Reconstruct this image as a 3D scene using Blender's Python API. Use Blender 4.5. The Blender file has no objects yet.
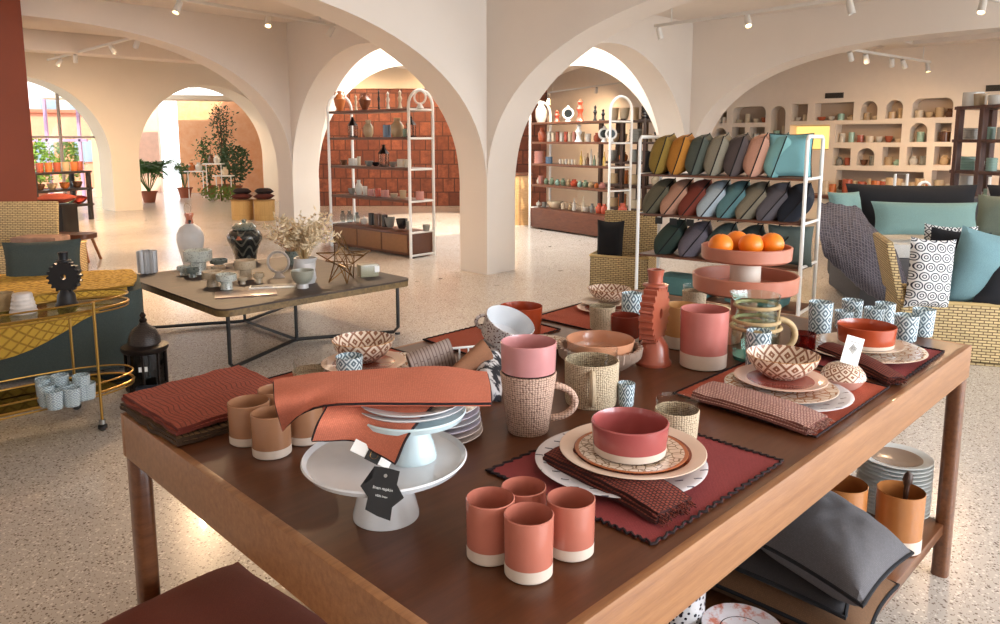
import bpy, bmesh, math, random
from mathutils import Vector, Matrix, noise as mnoise
random.seed(7)
S = bpy.context.scene
PI = math.pi
R2 = math.sqrt(.5)

# ---------------------------------------------------------------- camera
CAMH = 1.55; PITCH = math.radians(8.1); F = 750.0; PX0 = 500.0; PY0 = 247.0
cam = bpy.data.cameras.new('camera'); camo = bpy.data.objects.new('camera', cam)
S.collection.objects.link(camo); S.camera = camo
camo.location = (0, 0, CAMH); camo.rotation_euler = (PI/2-PITCH, 0, 0)
cam.sensor_width = 36; cam.lens = 27.0; cam.shift_y = -.065; cam.clip_start = .05; cam.clip_end = 200

# ---------------------------------------------------------------- world, sun, light
W = bpy.data.worlds.new('world'); S.world = W; W.use_nodes = True
W.node_tree.nodes['Background'].inputs[0].default_value = (.93, .97, 1.0, 1)
W.node_tree.nodes['Background'].inputs[1].default_value = 2.0
def light(kind, name, loc, energy, color=(1, 1, 1), size=1, size_y=None, target=None, **kw):
    l = bpy.data.lights.new(name, kind); o = bpy.data.objects.new(name, l); S.collection.objects.link(o)
    l.energy = energy; l.color = color; o.location = loc
    if kind == 'AREA':
        l.size = size
        if size_y: l.shape = 'RECTANGLE'; l.size_y = size_y
    if kind in ('POINT', 'SPOT'): l.shadow_soft_size = size
    if target: o.rotation_euler = (Vector(target)-Vector(loc)).to_track_quat('-Z', 'Y').to_euler()
    for k, v in kw.items(): setattr(l, k, v)
    return o
sun = light('SUN', 'sun', (0, 0, 12), 5.0, (1, .84, .62), target=(-3, 7.5, 2.5)); sun.data.angle = .03
# daylight through the shop's street windows, behind and beside the camera
light('AREA', 'daylight_street_window', (6.0, -1.0, 2.0), 330, (.82, .91, 1.0), 5.0, 2.4, target=(.8, 3.2, .9))
light('AREA', 'daylight_side_window', (9.0, 3.0, 1.9), 110, (.93, .97, 1.0), 4.0, 2.2, target=(1, 5, 1.0))
light('AREA', 'skylight_daylight', (-.15, 12.0, 3.6), 110, (1, .93, .80), 2.6, 2.6, target=(-.15, 12.0, 0))
S.view_settings.view_transform = 'Standard'; S.view_settings.look = 'None'
S.view_settings.exposure = 0.62; S.view_settings.gamma = 1; S.view_settings.use_curve_mapping = False

# ---------------------------------------------------------------- measuring the place
def ray(px, py):
    a = (px-PX0)/F; b = (PY0-py)/F
    return Vector((a, math.cos(PITCH)+b*math.sin(PITCH), -math.sin(PITCH)+b*math.cos(PITCH)))
def G(px, py, z=0.0):                       # point of the level z seen at a pixel
    d = ray(px, py); t = (z-CAMH)/d.z
    return Vector((d.x*t, d.y*t, z))
def D(px, py, y):                           # point at ground distance y
    d = ray(px, py); t = y/d.y
    return Vector((d.x*t, y, CAMH+d.z*t))
def Z(py, y): return D(PX0, py, y).z
def mpp(p): return (p.y*math.cos(PITCH)-(p.z-CAMH)*math.sin(PITCH))/F
def fit(px, bot, top, w, z0):               # round thing: base centre, radius, height
    p = G(px, bot, z0); r = w*.5*mpp(p); u = Vector((p.x, p.y, 0)).normalized()
    q = p+u*r; r = w*.5*mpp(q); q = p+u*r
    return q, r, Z(top, q.y)-z0
def fitc(px, py, w, z0):                    # flat round thing by its centre
    q = G(px, py, z0); return q, w*.5*mpp(q)

# ---------------------------------------------------------------- materials
def lin(c): return tuple((v/255/12.92 if v/255 <= .04045 else ((v/255+.055)/1.055)**2.4) for v in c)+(1,)
class NT:
    def __init__(s, name):
        s.m = bpy.data.materials.new(name); s.m.use_nodes = True; s.t = s.m.node_tree
        s.b = s.t.nodes['Principled BSDF']; s.o = s.t.nodes['Material Output']
    def n(s, k, **kw):
        x = s.t.nodes.new(k)
        for a, v in kw.items(): setattr(x, a, v)
        return x
    def L(s, a, b): s.t.links.new(a, b)
    def put(s, sock, v):
        if isinstance(v, bpy.types.NodeSocket): s.L(v, sock)
        else: sock.default_value = v
    def math(s, op, a, b=None, c=None):
        x = s.n('ShaderNodeMath', operation=op); s.put(x.inputs[0], a)
        if b is not None: s.put(x.inputs[1], b)
        if c is not None: s.put(x.inputs[2], c)
        return x.outputs[0]
    def mix(s, f, a, b):
        x = s.n('ShaderNodeMix', data_type='RGBA'); s.put(x.inputs[0], f); s.put(x.inputs[6], a); s.put(x.inputs[7], b)
        return x.outputs[2]
    def ramp(s, f, lo, hi):
        x = s.n('ShaderNodeMapRange'); s.put(x.inputs[0], f); x.inputs[1].default_value = lo; x.inputs[2].default_value = hi
        return x.outputs[0]
    def co(s, kind='Object', scale=(1, 1, 1), rot=0):
        t = s.n('ShaderNodeTexCoord'); m = s.n('ShaderNodeMapping'); s.L(t.outputs[kind], m.inputs[0])
        m.inputs['Scale'].default_value = scale if isinstance(scale, tuple) else (scale,)*3
        m.inputs['Rotation'].default_value = (0, 0, rot)
        return m.outputs[0]
    def xyz(s, v):
        x = s.n('ShaderNodeSeparateXYZ'); s.L(v, x.inputs[0]); return x.outputs
    def noise(s, v, scale, detail=3, rough=.55):
        x = s.n('ShaderNodeTexNoise'); s.L(v, x.inputs['Vector']); x.inputs['Scale'].default_value = scale
        x.inputs['Detail'].default_value = detail; x.inputs['Roughness'].default_value = rough
        return x.outputs['Fac']
    def vor(s, v, scale, out='Distance', feature='F1'):
        x = s.n('ShaderNodeTexVoronoi', feature=feature); s.L(v, x.inputs['Vector']); x.inputs['Scale'].default_value = scale
        return x.outputs[out]
    def bump(s, h, strength=.3, dist=.002):
        x = s.n('ShaderNodeBump'); s.L(h, x.inputs['Height']); x.inputs['Strength'].default_value = strength
        x.inputs['Distance'].default_value = dist; s.L(x.outputs[0], s.b.inputs['Normal'])
    def set(s, col=None, rough=None, metal=None, coat=None, spec=None, sheen=None, trans=None, ior=None):
        for k, v in (('Base Color', col), ('Roughness', rough), ('Metallic', metal), ('Coat Weight', coat), ('Specular IOR Level', spec), ('Sheen Weight', sheen), ('Transmission Weight', trans), ('IOR', ior)):
            if v is not None: s.put(s.b.inputs[k], v)
        return s
MC = {}
def plain(name, col, rough=.5, metal=0, var=.12, vs=8, coat=0, bump=0, bs=200, sheen=0):
    if name in MC: return MC[name]
    t = NT(name); v = t.co(); c = lin(col); d = tuple(x*(1-var*2) for x in c[:3])+(1,)
    t.set(t.mix(t.noise(v, vs), c, d) if var else c, rough, metal, coat)
    if sheen: t.set(sheen=sheen)
    if bump: t.bump(t.noise(v, bs, 2), bump, .003)
    MC[name] = t.m; return t.m
def glaze(name, col, speck=None, rough=.22):
    if name in MC: return MC[name]
    t = NT(name); v = t.co(); c = lin(col); d = tuple(x*.78 for x in c[:3])+(1,)
    a = t.mix(t.noise(v, 14), c, d)
    if speck:
        k = t.math('LESS_THAN', t.vor(v, speck[1]), speck[2]); a = t.mix(k, a, lin(speck[0]))
    t.set(a, rough, 0, .3); MC[name] = t.m; return t.m
def weave(name, c1, c2, sx, sy, rough=.8, bump=.6, dist=.002, kind='UV', rot=0, off=.5, mortar=.18):
    # woven strands: staggered rows, dark gaps
    if name in MC: return MC[name]
    t = NT(name); v = t.co(kind, (1, 1, 1), rot); b = t.n('ShaderNodeTexBrick'); t.L(v, b.inputs['Vector'])
    b.offset = off; b.inputs['Scale'].default_value = 1; b.inputs['Brick Width'].default_value = sx; b.inputs['Row Height'].default_value = sy
    b.inputs['Mortar Size'].default_value = min(sx, sy)*mortar; b.inputs['Mortar Smooth'].default_value = .6
    b.inputs['Color1'].default_value = lin(c1); b.inputs['Color2'].default_value = tuple(x*.8 for x in lin(c1)[:3])+(1,); b.inputs['Mortar'].default_value = lin(c2)
    t.set(b.outputs['Color'], rough); inv = t.math('SUBTRACT', 1.0, b.outputs['Fac']); t.bump(inv, bump, dist)
    MC[name] = t.m; return t.m
def wood(name, c1, c2, scale=(1, 12, 12), rough=.42, coat=.1, kind='Object', rot=0):
    if name in MC: return MC[name]
    t = NT(name); v = t.co(kind, scale, rot); a = t.noise(v, 3.5, 6, .65); g = t.noise(v, 28, 3)
    c = t.mix(t.ramp(a, .35, .68), lin(c1), lin(c2)); c = t.mix(t.math('MULTIPLY', g, .25), c, lin(tuple(x*.6 for x in c2)))
    t.set(c, rough, 0, coat); t.bump(g, .08, .001); MC[name] = t.m; return t.m
def cell(t, u, v, au=1.0, av=1.0):
    a = t.math('ABSOLUTE', t.math('SUBTRACT', t.math('FRACT', t.math('MULTIPLY', u, au)), .5))
    b = t.math('ABSOLUTE', t.math('SUBTRACT', t.math('FRACT', t.math('MULTIPLY', v, av)), .5))
    return a, b
def knit(name, c1, c2, s, rough=.85, dist=.003):
    # crocheted cord: rounded stitches with dark gaps
    if name in MC: return MC[name]
    t = NT(name); v = t.co('UV', (1/s, 1.35/s, 1)); x = t.n('ShaderNodeTexVoronoi'); t.L(v, x.inputs['Vector']); x.inputs['Scale'].default_value = 1; x.inputs['Randomness'].default_value = .3; d = x.outputs['Distance']
    k = t.ramp(d, .42, .70); t.set(t.mix(k, lin(c1), lin(c2)), rough); t.bump(t.math('SUBTRACT', 1.0, d), 1.0, dist); MC[name] = t.m; return t.m
def diamond(name, c1, c2, freq=3.0, rough=.35, kind='UV', scale=1.0, thr=.45, coat=.3):
    # nested lozenges with a small square in each: hand-painted zigzag ware
    if name in MC: return MC[name]
    t = NT(name); x = t.xyz(t.co(kind, scale)); a, b = cell(t, x[0], x[1]); d = t.math('ADD', a, b)
    k = t.math('LESS_THAN', t.math('FRACT', t.math('MULTIPLY', d, freq)), thr)
    sq = t.math('LESS_THAN', t.math('MAXIMUM', a, b), .07); k = t.math('MAXIMUM', k, sq)
    t.set(t.mix(k, lin(c1), lin(c2)), rough, 0, coat); MC[name] = t.m; return t.m
def clear_glass(name, tint=(235, 245, 245), paint=None, freq=4.0, thr=.4, fac=.75, refl=.9):
    # thin glass; optional white painted lozenges
    if name in MC: return MC[name]
    t = NT(name); tr = t.n('ShaderNodeBsdfTransparent'); tr.inputs[0].default_value = lin(tint)
    gl = t.n('ShaderNodeBsdfGlossy'); gl.inputs['Roughness'].default_value = .04
    lw = t.n('ShaderNodeLayerWeight'); lw.inputs[0].default_value = .5; fr = t.n('ShaderNodeMath', operation='POWER'); t.L(lw.outputs['Facing'], fr.inputs[0]); fr.inputs[1].default_value = 3.5
    mx = t.n('ShaderNodeMixShader'); t.L(t.math('MULTIPLY_ADD', fr.outputs[0], refl*.6, .04), mx.inputs[0]); t.L(tr.outputs[0], mx.inputs[1]); t.L(gl.outputs[0], mx.inputs[2]); out = mx.outputs[0]
    if paint:
        x = t.xyz(t.co('UV')); a, b = cell(t, x[0], x[1]); d = t.math('ADD', a, b)
        k = t.math('LESS_THAN', t.math('FRACT', t.math('MULTIPLY', d, freq)), thr)
        a2, b2 = cell(t, x[0], x[1], 3, 3); k2 = t.math('LESS_THAN', t.math('MULTIPLY', t.math('ADD', a2, b2), 1.0), .22); k = t.math('MAXIMUM', k, k2)
        t.set(t.mix(k, lin((int(paint[0]*.56), int(paint[1]*.62), int(paint[2]*.68))), lin(paint)), .4); m2 = t.n('ShaderNodeMixShader'); t.L(t.math('MULTIPLY_ADD', k, fac-.45, .5), m2.inputs[0]); t.L(out, m2.inputs[1]); t.L(t.b.outputs[0], m2.inputs[2]); out = m2.outputs[0]
    t.L(out, t.o.inputs[0]); MC[name] = t.m; return t.m
def emit(name, col, st):
    if name in MC: return MC[name]
    t = NT(name); e = t.n('ShaderNodeEmission'); e.inputs[0].default_value = lin(col); e.inputs[1].default_value = st; t.L(e.outputs[0], t.o.inputs[0]); MC[name] = t.m; return t.m

# ---------------------------------------------------------------- mesh helpers
def uvbox(bm):
    uv = bm.loops.layers.uv.verify()
    for f in bm.faces:
        n = f.normal; a = max(range(3), key=lambda i: abs(n[i])); i, j = ((1, 2), (0, 2), (0, 1))[a]
        for l in f.loops: l[uv].uv = (l.vert.co[i], l.vert.co[j])
def obj(name, bm, mats, parent=None, loc=None, uv=True, smooth=None, col=None):
    if isinstance(bm, bpy.types.Mesh): me = bm
    else:
        bm.normal_update()
        if uv and len(bm.loops.layers.uv) == 0: uvbox(bm)
        me = bpy.data.meshes.new(name); bm.to_mesh(me); bm.free()
        if smooth is not False:
            for p in me.polygons: p.use_smooth = True
            me.set_sharp_from_angle(angle=math.radians(38 if smooth is None else smooth))
    for m in (mats if isinstance(mats, (list, tuple)) else [mats]): me.materials.append(m)
    o = bpy.data.objects.new(name, me); S.collection.objects.link(o)
    if parent: o.parent = parent
    if loc is not None: o.location = loc
    return o
def thing(name, label, cat, loc=(0, 0, 0), rz=0, group=None):
    o = bpy.data.objects.new(name, None); S.collection.objects.link(o); o.empty_display_size = .05
    o.location = loc; o.rotation_euler = (0, 0, rz); return tag(o, label, cat, group)
def tag(o, label, cat, group=None, kind=None):
    o['label'] = label; o['category'] = cat
    if group: o['group'] = group
    if kind: o['kind'] = kind
    return o
def one(name, bm, mats, label, cat, loc, rz=0, group=None, kind=None, **kw):
    o = obj(name, bm, mats, loc=loc, **kw); o.rotation_euler = (0, 0, rz); return tag(o, label, cat, group, kind)
def struct(name, bm, mats, parent=None, **kw):
    o = obj(name, bm, mats, parent, **kw)
    if not parent: o['kind'] = 'structure'
    return o
def worldone(name, bm, mats, label, cat, group=None, kind=None, **kw):   # mesh measured in the room: origin to its base
    c = base(bm); bmesh.ops.translate(bm, vec=-c, verts=bm.verts); return one(name, bm, mats, label, cat, c, 0, group, kind, **kw)
def base(bm):
    xs = [v.co.x for v in bm.verts]; ys = [v.co.y for v in bm.verts]; zs = [v.co.z for v in bm.verts]
    return Vector(((min(xs)+max(xs))/2, (min(ys)+max(ys))/2, min(zs)))
def shifted(bm, c): bmesh.ops.translate(bm, vec=-Vector(c), verts=bm.verts); return bm
def dup(root, loc, rz=None, label=None, group=None, scale=None):
    r = root.copy(); S.collection.objects.link(r); r.location = loc
    if rz is not None: r.rotation_euler = (0, 0, rz)
    if label: r['label'] = label
    if group: r['group'] = group
    if scale: r.scale = scale if isinstance(scale, tuple) else (scale,)*3
    for ch in list(root.children):
        c = ch.copy(); S.collection.objects.link(c); c.parent = r
        for g in ch.children:
            d = g.copy(); S.collection.objects.link(d); d.parent = c
    return r
def NB(): return bmesh.new()
def box(bm, c, s, rz=0, bev=0, mi=0, M=None):
    m = Matrix.Translation(Vector(c)) @ Matrix.Rotation(rz, 4, 'Z') @ Matrix.Diagonal((s[0], s[1], s[2], 1))
    if M is not None: m = M @ m
    r = bmesh.ops.create_cube(bm, size=1, matrix=m); vs = r['verts']; fs = {f for v in vs for f in v.link_faces}
    if bev:
        es = list({e for v in vs for e in v.link_edges})
        rr = bmesh.ops.bevel(bm, geom=es, offset=bev, segments=2, affect='EDGES', profile=.6); fs |= set(rr['faces'])
    for f in fs:
        if f.is_valid: f.material_index = mi
    return bm
def tube(bm, pts, r, seg=8, closed=False, mi=0, cap=True):
    pts = [Vector(p) for p in pts]; n = len(pts); rr = r if isinstance(r, (list, tuple)) else [r]*n; rings = []; up = None
    for i, p in enumerate(pts):
        if closed: t = pts[(i+1) % n]-pts[i-1]
        else: t = pts[min(i+1, n-1)]-pts[max(i-1, 0)]
        if t.length < 1e-9: t = Vector((0, 0, 1))
        t.normalize()
        if up is None: up = t.orthogonal().normalized()
        up = (up-t*up.dot(t))
        up = up.normalized() if up.length > 1e-6 else t.orthogonal().normalized()
        s = t.cross(up); rings.append([bm.verts.new(p+(up*math.cos(2*PI*k/seg)+s*math.sin(2*PI*k/seg))*rr[i]) for k in range(seg)])
    for i in range(n if closed else n-1):
        a, b = rings[i], rings[(i+1) % n]
        sh = 0
        if closed and i == n-1: sh = min(range(seg), key=lambda q: (a[0].co-b[q].co).length)
        for k in range(seg):
            f = bm.faces.new((a[k], a[(k+1) % seg], b[(k+1+sh) % seg], b[(k+sh) % seg])); f.material_index = mi
    if not closed and cap:
        bm.faces.new(rings[0][::-1]).material_index = mi; bm.faces.new(rings[-1]).material_index = mi
    return bm
def lathe(prof, seg=40, mi=None, cells=None, ch=None, bm=None, c=(0, 0, 0), fl=None):
    # prof: (r, z); mi: material index per segment; UV in metres, or in pattern cells; fl: (count, depth) flutes
    bm = bm or NB(); uv = bm.loops.layers.uv.verify(); rm = max(p[0] for p in prof); L = [0]
    for a, b in zip(prof, prof[1:]): L.append(L[-1]+math.hypot(b[0]-a[0], b[1]-a[1]))
    us = cells if cells else 2*PI*rm; vs = 1/(ch or 1); rings = []
    for r, z in prof:
        if r < 1e-6: rings.append([bm.verts.new((c[0], c[1], z+c[2]))])
        else: rings.append([bm.verts.new((c[0]+(r-(fl[1]*(.5-.5*math.cos(2*PI*k/seg*fl[0])) if fl else 0))*math.cos(2*PI*k/seg), c[1]+(r-(fl[1]*(.5-.5*math.cos(2*PI*k/seg*fl[0])) if fl else 0))*math.sin(2*PI*k/seg), z+c[2])) for k in range(seg)])
    for i in range(len(prof)-1):
        a, b = rings[i], rings[i+1]
        for k in range(seg):
            k2 = (k+1) % seg; u0 = k/seg*us; u1 = (k+1)/seg*us; v0 = L[i]*vs; v1 = L[i+1]*vs
            if len(a) == 1 and len(b) == 1: continue
            if len(a) == 1: vv = (a[0], b[k2], b[k]); uu = ((u0, v0), (u1, v1), (u0, v1))
            elif len(b) == 1: vv = (a[k], a[k2], b[0]); uu = ((u0, v0), (u1, v0), (u0, v1))
            else: vv = (a[k], a[k2], b[k2], b[k]); uu = ((u0, v0), (u1, v0), (u1, v1), (u0, v1))
            f = bm.faces.new(vv); f.material_index = mi[i] if mi else 0
            for l, q in zip(f.loops, uu): l[uv].uv = q
    return bm
def vessel(rt, rb, h, t=.004, base=0, belly=0, foot=0):
    # cup or bowl profile from the underside centre, round the rim to the inside; returns prof, mi (0 glaze, 1 base band)
    p = [(0, 0), (rb*.92, 0), (rb, .003)]; mi = [1 if base else 0]*2
    n = 6
    if base: p.append((rb+(rt-rb)*base/h, base)); mi.append(1)
    z0 = base or .003
    for k in range(1, n+1):
        q = k/n; z = z0+(h-z0)*q; s = z/h; r = rb+(rt-rb)*(s**(1/(1+belly*2)) if belly else s); p.append((r, z)); mi.append(0)
    p.append((rt-t*.5, h+t*.4)); mi.append(0)
    for k in range(n-1, 0, -1):
        q = k/n; z = z0+(h-z0)*q; s = z/h; r = rb+(rt-rb)*(s**(1/(1+belly*2)) if belly else s); p.append((max(r-t, .001), max(z, t*1.5))); mi.append(0)
    p.append((max(rb-t, .002), max(t*1.3, .004))); mi.append(0); p.append((0, max(t, .0035))); mi.append(0)
    return p, mi
def plate_prof(r, h=.02, t=.004):
    return [(0, 0), (r*.55, 0), (r*.62, .003), (r*.97, h-.004), (r, h-.001), (r*.99, h), (r*.93, h-.001), (r*.66, .008+t*.3), (r*.6, t+.002), (0, t+.002)]
def extr(pts, z0, z1, bm=None, mi=0):
    bm = bm or NB(); a = [bm.verts.new((p[0], p[1], z0)) for p in pts]; b = [bm.verts.new((p[0], p[1], z1)) for p in pts]; n = len(pts)
    fs = [bm.faces.new(a[::-1]), bm.faces.new(b)]
    for i in range(n): bm.faces.new((a[i], a[(i+1) % n], b[(i+1) % n], b[i])).material_index = mi
    for f in fs: f.material_index = mi
    bmesh.ops.triangulate(bm, faces=[f for f in fs if len(f.verts) > 4]); return bm
def flatcurve(loops, depth):
    # outline with holes -> slab mesh in local XY, extruded 0..depth along +Z
    cu = bpy.data.curves.new('outline', 'CURVE'); cu.dimensions = '2D'; cu.fill_mode = 'BOTH'; cu.extrude = depth/2
    for lp in loops:
        sp = cu.splines.new('POLY'); sp.points.add(len(lp)-1); sp.use_cyclic_u = True
        for q, p in zip(sp.points, lp): q.co = (p[0], p[1], 0, 1)
    o = bpy.data.objects.new('outline', cu); S.collection.objects.link(o); dg = bpy.context.evaluated_depsgraph_get(); dg.update()
    me = bpy.data.meshes.new_from_object(o.evaluated_get(dg)); bpy.data.objects.remove(o); bpy.data.curves.remove(cu)
    bm = NB(); bm.from_mesh(me); bpy.data.meshes.remove(me)
    for l in list(bm.loops.layers.uv.values()): bm.loops.layers.uv.remove(l)
    bmesh.ops.remove_doubles(bm, verts=bm.verts, dist=1e-5); bmesh.ops.translate(bm, vec=(0, 0, depth/2), verts=bm.verts)
    bmesh.ops.recalc_face_normals(bm, faces=bm.faces); return bm
def upright(bm, p, d, back=None):
    # put local X along d (ground), local Y up, local Z along normal away from camera side
    d = Vector((d[0], d[1], 0)).normalized(); n = Vector((-d.y, d.x, 0))
    if back is not None and n.dot(Vector((back[0], back[1], 0))) < 0: n = -n
    M = Matrix(((d.x, 0, n.x, p[0]), (d.y, 0, n.y, p[1]), (0, 1, 0, p[2] if len(p) > 2 else 0), (0, 0, 0, 1)))
    bmesh.ops.transform(bm, matrix=M, verts=bm.verts); bmesh.ops.recalc_face_normals(bm, faces=bm.faces); return bm
def pillow(w, h, t, n=16, wr=.006, seed=0):
    bm = NB()
    def P(i, j, s):
        x = -1+2*i/n; y = -1+2*j/n; e = max(0, (1-abs(x)**3.2)*(1-abs(y)**3.2))**.55
        k = .07; X = x*(1-k*(1-y*y))*w/2; Y = y*(1-k*(1-x*x))*h/2
        z = s*t/2*e+wr*mnoise.noise(Vector((X*9+seed, Y*9, s*2)))*(e*1.5)
        return (X, Y, z)
    top = {}; bot = {}
    for i in range(n+1):
        for j in range(n+1):
            top[i, j] = bm.verts.new(P(i, j, 1)); bot[i, j] = top[i, j] if i in (0, n) or j in (0, n) else bm.verts.new(P(i, j, -1))
    for i in range(n):
        for j in range(n):
            bm.faces.new((top[i, j], top[i+1, j], top[i+1, j+1], top[i, j+1])); bm.faces.new((bot[i, j+1], bot[i+1, j+1], bot[i+1, j], bot[i, j]))
    edge = [P(i, 0, 0) for i in range(n)]+[P(n, j, 0) for j in range(n)]+[P(n-i, n, 0) for i in range(n)]+[P(0, n-j, 0) for j in range(n)]
    return bm, edge
def cushion(name, label, cat, loc, rot, w, h, t, m, trim=None, group=None, tr=.005, seed=0, zoff=None):
    # rot: euler; local XY plane is the face of the cushion
    r = thing(name, label, cat, loc, 0, group); r.rotation_euler = rot
    bm, e = pillow(w, h, t, seed=seed); z = h/2 if zoff is None else zoff
    bmesh.ops.translate(bm, vec=(0, z, 0), verts=bm.verts)
    obj('cover', bm, m, r)
    if trim: obj('piping', tube(NB(), [(x, y+z, q) for x, y, q in e], tr, 6, closed=True), trim, r)
    return r
def cloth(ctrl, nu=24, nv=12, wr=.0015, th=.003, seed=0):
    # ctrl: rows of world points, smoothly interpolated; returns bm (solid) and border polyline
    def cr(P, t):
        n = len(P)-1; x = t*n; i = min(int(x), n-1); f = x-i; p1 = P[i]; p2 = P[i+1]; p0 = P[i-1] if i > 0 else p1*2-p2; p3 = P[i+2] if i+2 <= n else p2*2-p1
        return .5*((2*p1)+(p2-p0)*f+(2*p0-5*p1+4*p2-p3)*f*f+(3*p1-p0-3*p2+p3)*f**3)
    ctrl = [[Vector(p) for p in row] for row in ctrl]; bm = NB(); uv = bm.loops.layers.uv.verify(); g = []
    for i in range(nu+1):
        col = [cr(row, i/nu) for row in ctrl]; g.append([cr(col, j/nv) for j in range(nv+1)])
    for i in range(nu+1):
        for j in range(nv+1): g[i][j] = g[i][j]+Vector((0, 0, wr*mnoise.noise(g[i][j]*26+Vector((seed, 0, 0)))))
    lu = sum((g[i+1][nv//2]-g[i][nv//2]).length for i in range(nu)); lv = sum((g[nu//2][j+1]-g[nu//2][j]).length for j in range(nv))
    nrm = [[((g[min(i+1, nu)][j]-g[max(i-1, 0)][j]).cross(g[i][min(j+1, nv)]-g[i][max(j-1, 0)])).normalized() for j in range(nv+1)] for i in range(nu+1)]
    A = [[bm.verts.new(g[i][j]+nrm[i][j]*th/2) for j in range(nv+1)] for i in range(nu+1)]; B = [[bm.verts.new(g[i][j]-nrm[i][j]*th/2) for j in range(nv+1)] for i in range(nu+1)]
    for i in range(nu):
        for j in range(nv):
            for f, fl in ((bm.faces.new((A[i][j], A[i+1][j], A[i+1][j+1], A[i][j+1])), 0), (bm.faces.new((B[i][j], B[i][j+1], B[i+1][j+1], B[i+1][j])), 1)):
                q = [(i, j), (i+1, j), (i+1, j+1), (i, j+1)] if not fl else [(i, j), (i, j+1), (i+1, j+1), (i+1, j)]
                for l, (a, b) in zip(f.loops, q): l[uv].uv = (a/nu*lu, b/nv*lv)
    rim = [(i, 0) for i in range(nu)]+[(nu, j) for j in range(nv)]+[(nu-i, nv) for i in range(nu)]+[(0, nv-j) for j in range(nv)]
    for k in range(len(rim)):
        a = rim[k]; b = rim[(k+1) % len(rim)]; bm.faces.new((A[a[0]][a[1]], B[a[0]][a[1]], B[b[0]][b[1]], A[b[0]][b[1]]))
    bmesh.ops.recalc_face_normals(bm, faces=bm.faces)
    return bm, [g[a][b] for a, b in rim]
def leafs(bm, pts, size, seed=0, droop=0, aspect=.4, mi=0):
    rnd = random.Random(seed)
    for p in pts:
        d = Vector((rnd.uniform(-1, 1), rnd.uniform(-1, 1), rnd.uniform(-.6, 1)-droop)).normalized(); s = size*rnd.uniform(.6, 1.3); w = d.cross(Vector((rnd.uniform(-1, 1), rnd.uniform(-1, 1), rnd.uniform(-1, 1)))).normalized()*s*aspect
        n = d.cross(w).normalized()*s*.12; p = Vector(p)
        a = bm.verts.new(p); b = bm.verts.new(p+d*s*.5+w*.5+n); c = bm.verts.new(p+d*s); e = bm.verts.new(p+d*s*.5-w*.5+n); m = bm.verts.new(p+d*s*.5-n)
        for f in ((a, b, m), (b, c, m), (c, e, m), (e, a, m)): bm.faces.new(f).material_index = mi
    return bm

# ---------------------------------------------------------------- materials used all over
plaster = plain('plaster', (226, 214, 202), .85, var=.05, vs=1.5, bump=.15, bs=40)
cream = plain('cream_plaster', (232, 218, 198), .85, var=.05, vs=1.5, bump=.15, bs=40)
trimw = plain('white_metal', (238, 236, 232), .4, var=0)
blackm = plain('black_metal', (22, 21, 21), .45, var=0)
terr = (186, 92, 66)
def m_floor():
    t = NT('terrazzo'); v = t.co('Object')
    basec = t.mix(t.noise(v, 1.3, 3), lin((206, 198, 190)), lin((190, 180, 170)))
    ch = t.vor(v, 80, 'Color'); r = t.xyz(ch)[0]; d = t.vor(v, 80)
    c = t.mix(t.math('MULTIPLY', t.math('GREATER_THAN', r, .72), t.math('LESS_THAN', d, .42)), basec, lin((228, 221, 212)))
    c = t.mix(t.math('MULTIPLY', t.math('LESS_THAN', r, .20), t.math('LESS_THAN', d, .40)), c, lin((128, 114, 104)))
    r2 = t.xyz(t.vor(v, 160, 'Color')); d2 = t.vor(v, 160)
    c = t.mix(t.math('MULTIPLY', t.math('LESS_THAN', r2[1], .22), t.math('LESS_THAN', d2, .45)), c, lin((148, 134, 122)))
    r3 = t.xyz(t.vor(v, 4.2, 'Color')); w = t.n('ShaderNodeVectorMath', operation='ADD'); t.L(v, w.inputs[0]); nz = t.n('ShaderNodeTexNoise'); t.L(v, nz.inputs['Vector']); nz.inputs['Scale'].default_value = 14
    sc = t.n('ShaderNodeVectorMath', operation='SCALE'); t.L(nz.outputs['Color'], sc.inputs[0]); sc.inputs['Scale'].default_value = .09; t.L(sc.outputs[0], w.inputs[1])
    d3 = t.vor(w.outputs[0], 4.2); far = t.ramp(t.xyz(v)[1], 7.6, 8.4)
    c = t.mix(t.math('MULTIPLY', far, t.math('MULTIPLY', t.math('LESS_THAN', d3, .13), t.math('LESS_THAN', r3[0], .4))), c, lin((104, 88, 76)))
    t.set(c, t.math('MULTIPLY_ADD', t.noise(v, 3, 2), .10, .19), 0, .08); return t.m
floor_m = m_floor()
def m_brick():
    t = NT('clay_tile_wall'); v = t.co('UV'); b = t.n('ShaderNodeTexBrick'); t.L(v, b.inputs['Vector']); b.offset = 0.5
    b.inputs['Scale'].default_value = 1; b.inputs['Brick Width'].default_value = .27; b.inputs['Row Height'].default_value = .33
    b.inputs['Mortar Size'].default_value = .012; b.inputs['Color1'].default_value = lin((166, 96, 66)); b.inputs['Color2'].default_value = lin((118, 62, 42)); b.inputs['Mortar'].default_value = lin((58, 30, 22))
    c = t.mix(t.ramp(t.noise(v, 7, 5, .7), .35, .7), b.outputs['Color'], lin((100, 52, 38)))
    t.set(c, .6); t.bump(t.math('ADD', t.math('MULTIPLY', b.outputs['Fac'], -1), t.noise(v, 12)), .5, .012); return t.m
brick_m = m_brick()
walnut = wood('walnut', (112, 66, 42), (86, 48, 30), (1, 14, 14))
darkwood = wood('dark_wood', (74, 46, 34), (48, 30, 24), (14, 1.2, 14))
tablewood = wood('stained_beech', (124, 78, 48), (96, 57, 34), (1.2, 16, 16), .3, .35)
apronwood = wood('stained_beech_edge', (166, 116, 74), (138, 90, 54), (1.2, 18, 18), .4, .15)
rattan = weave('rattan_weave', (214, 188, 138), (92, 66, 40), .055, .020, .7, .8, .004, mortar=.2)

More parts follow.
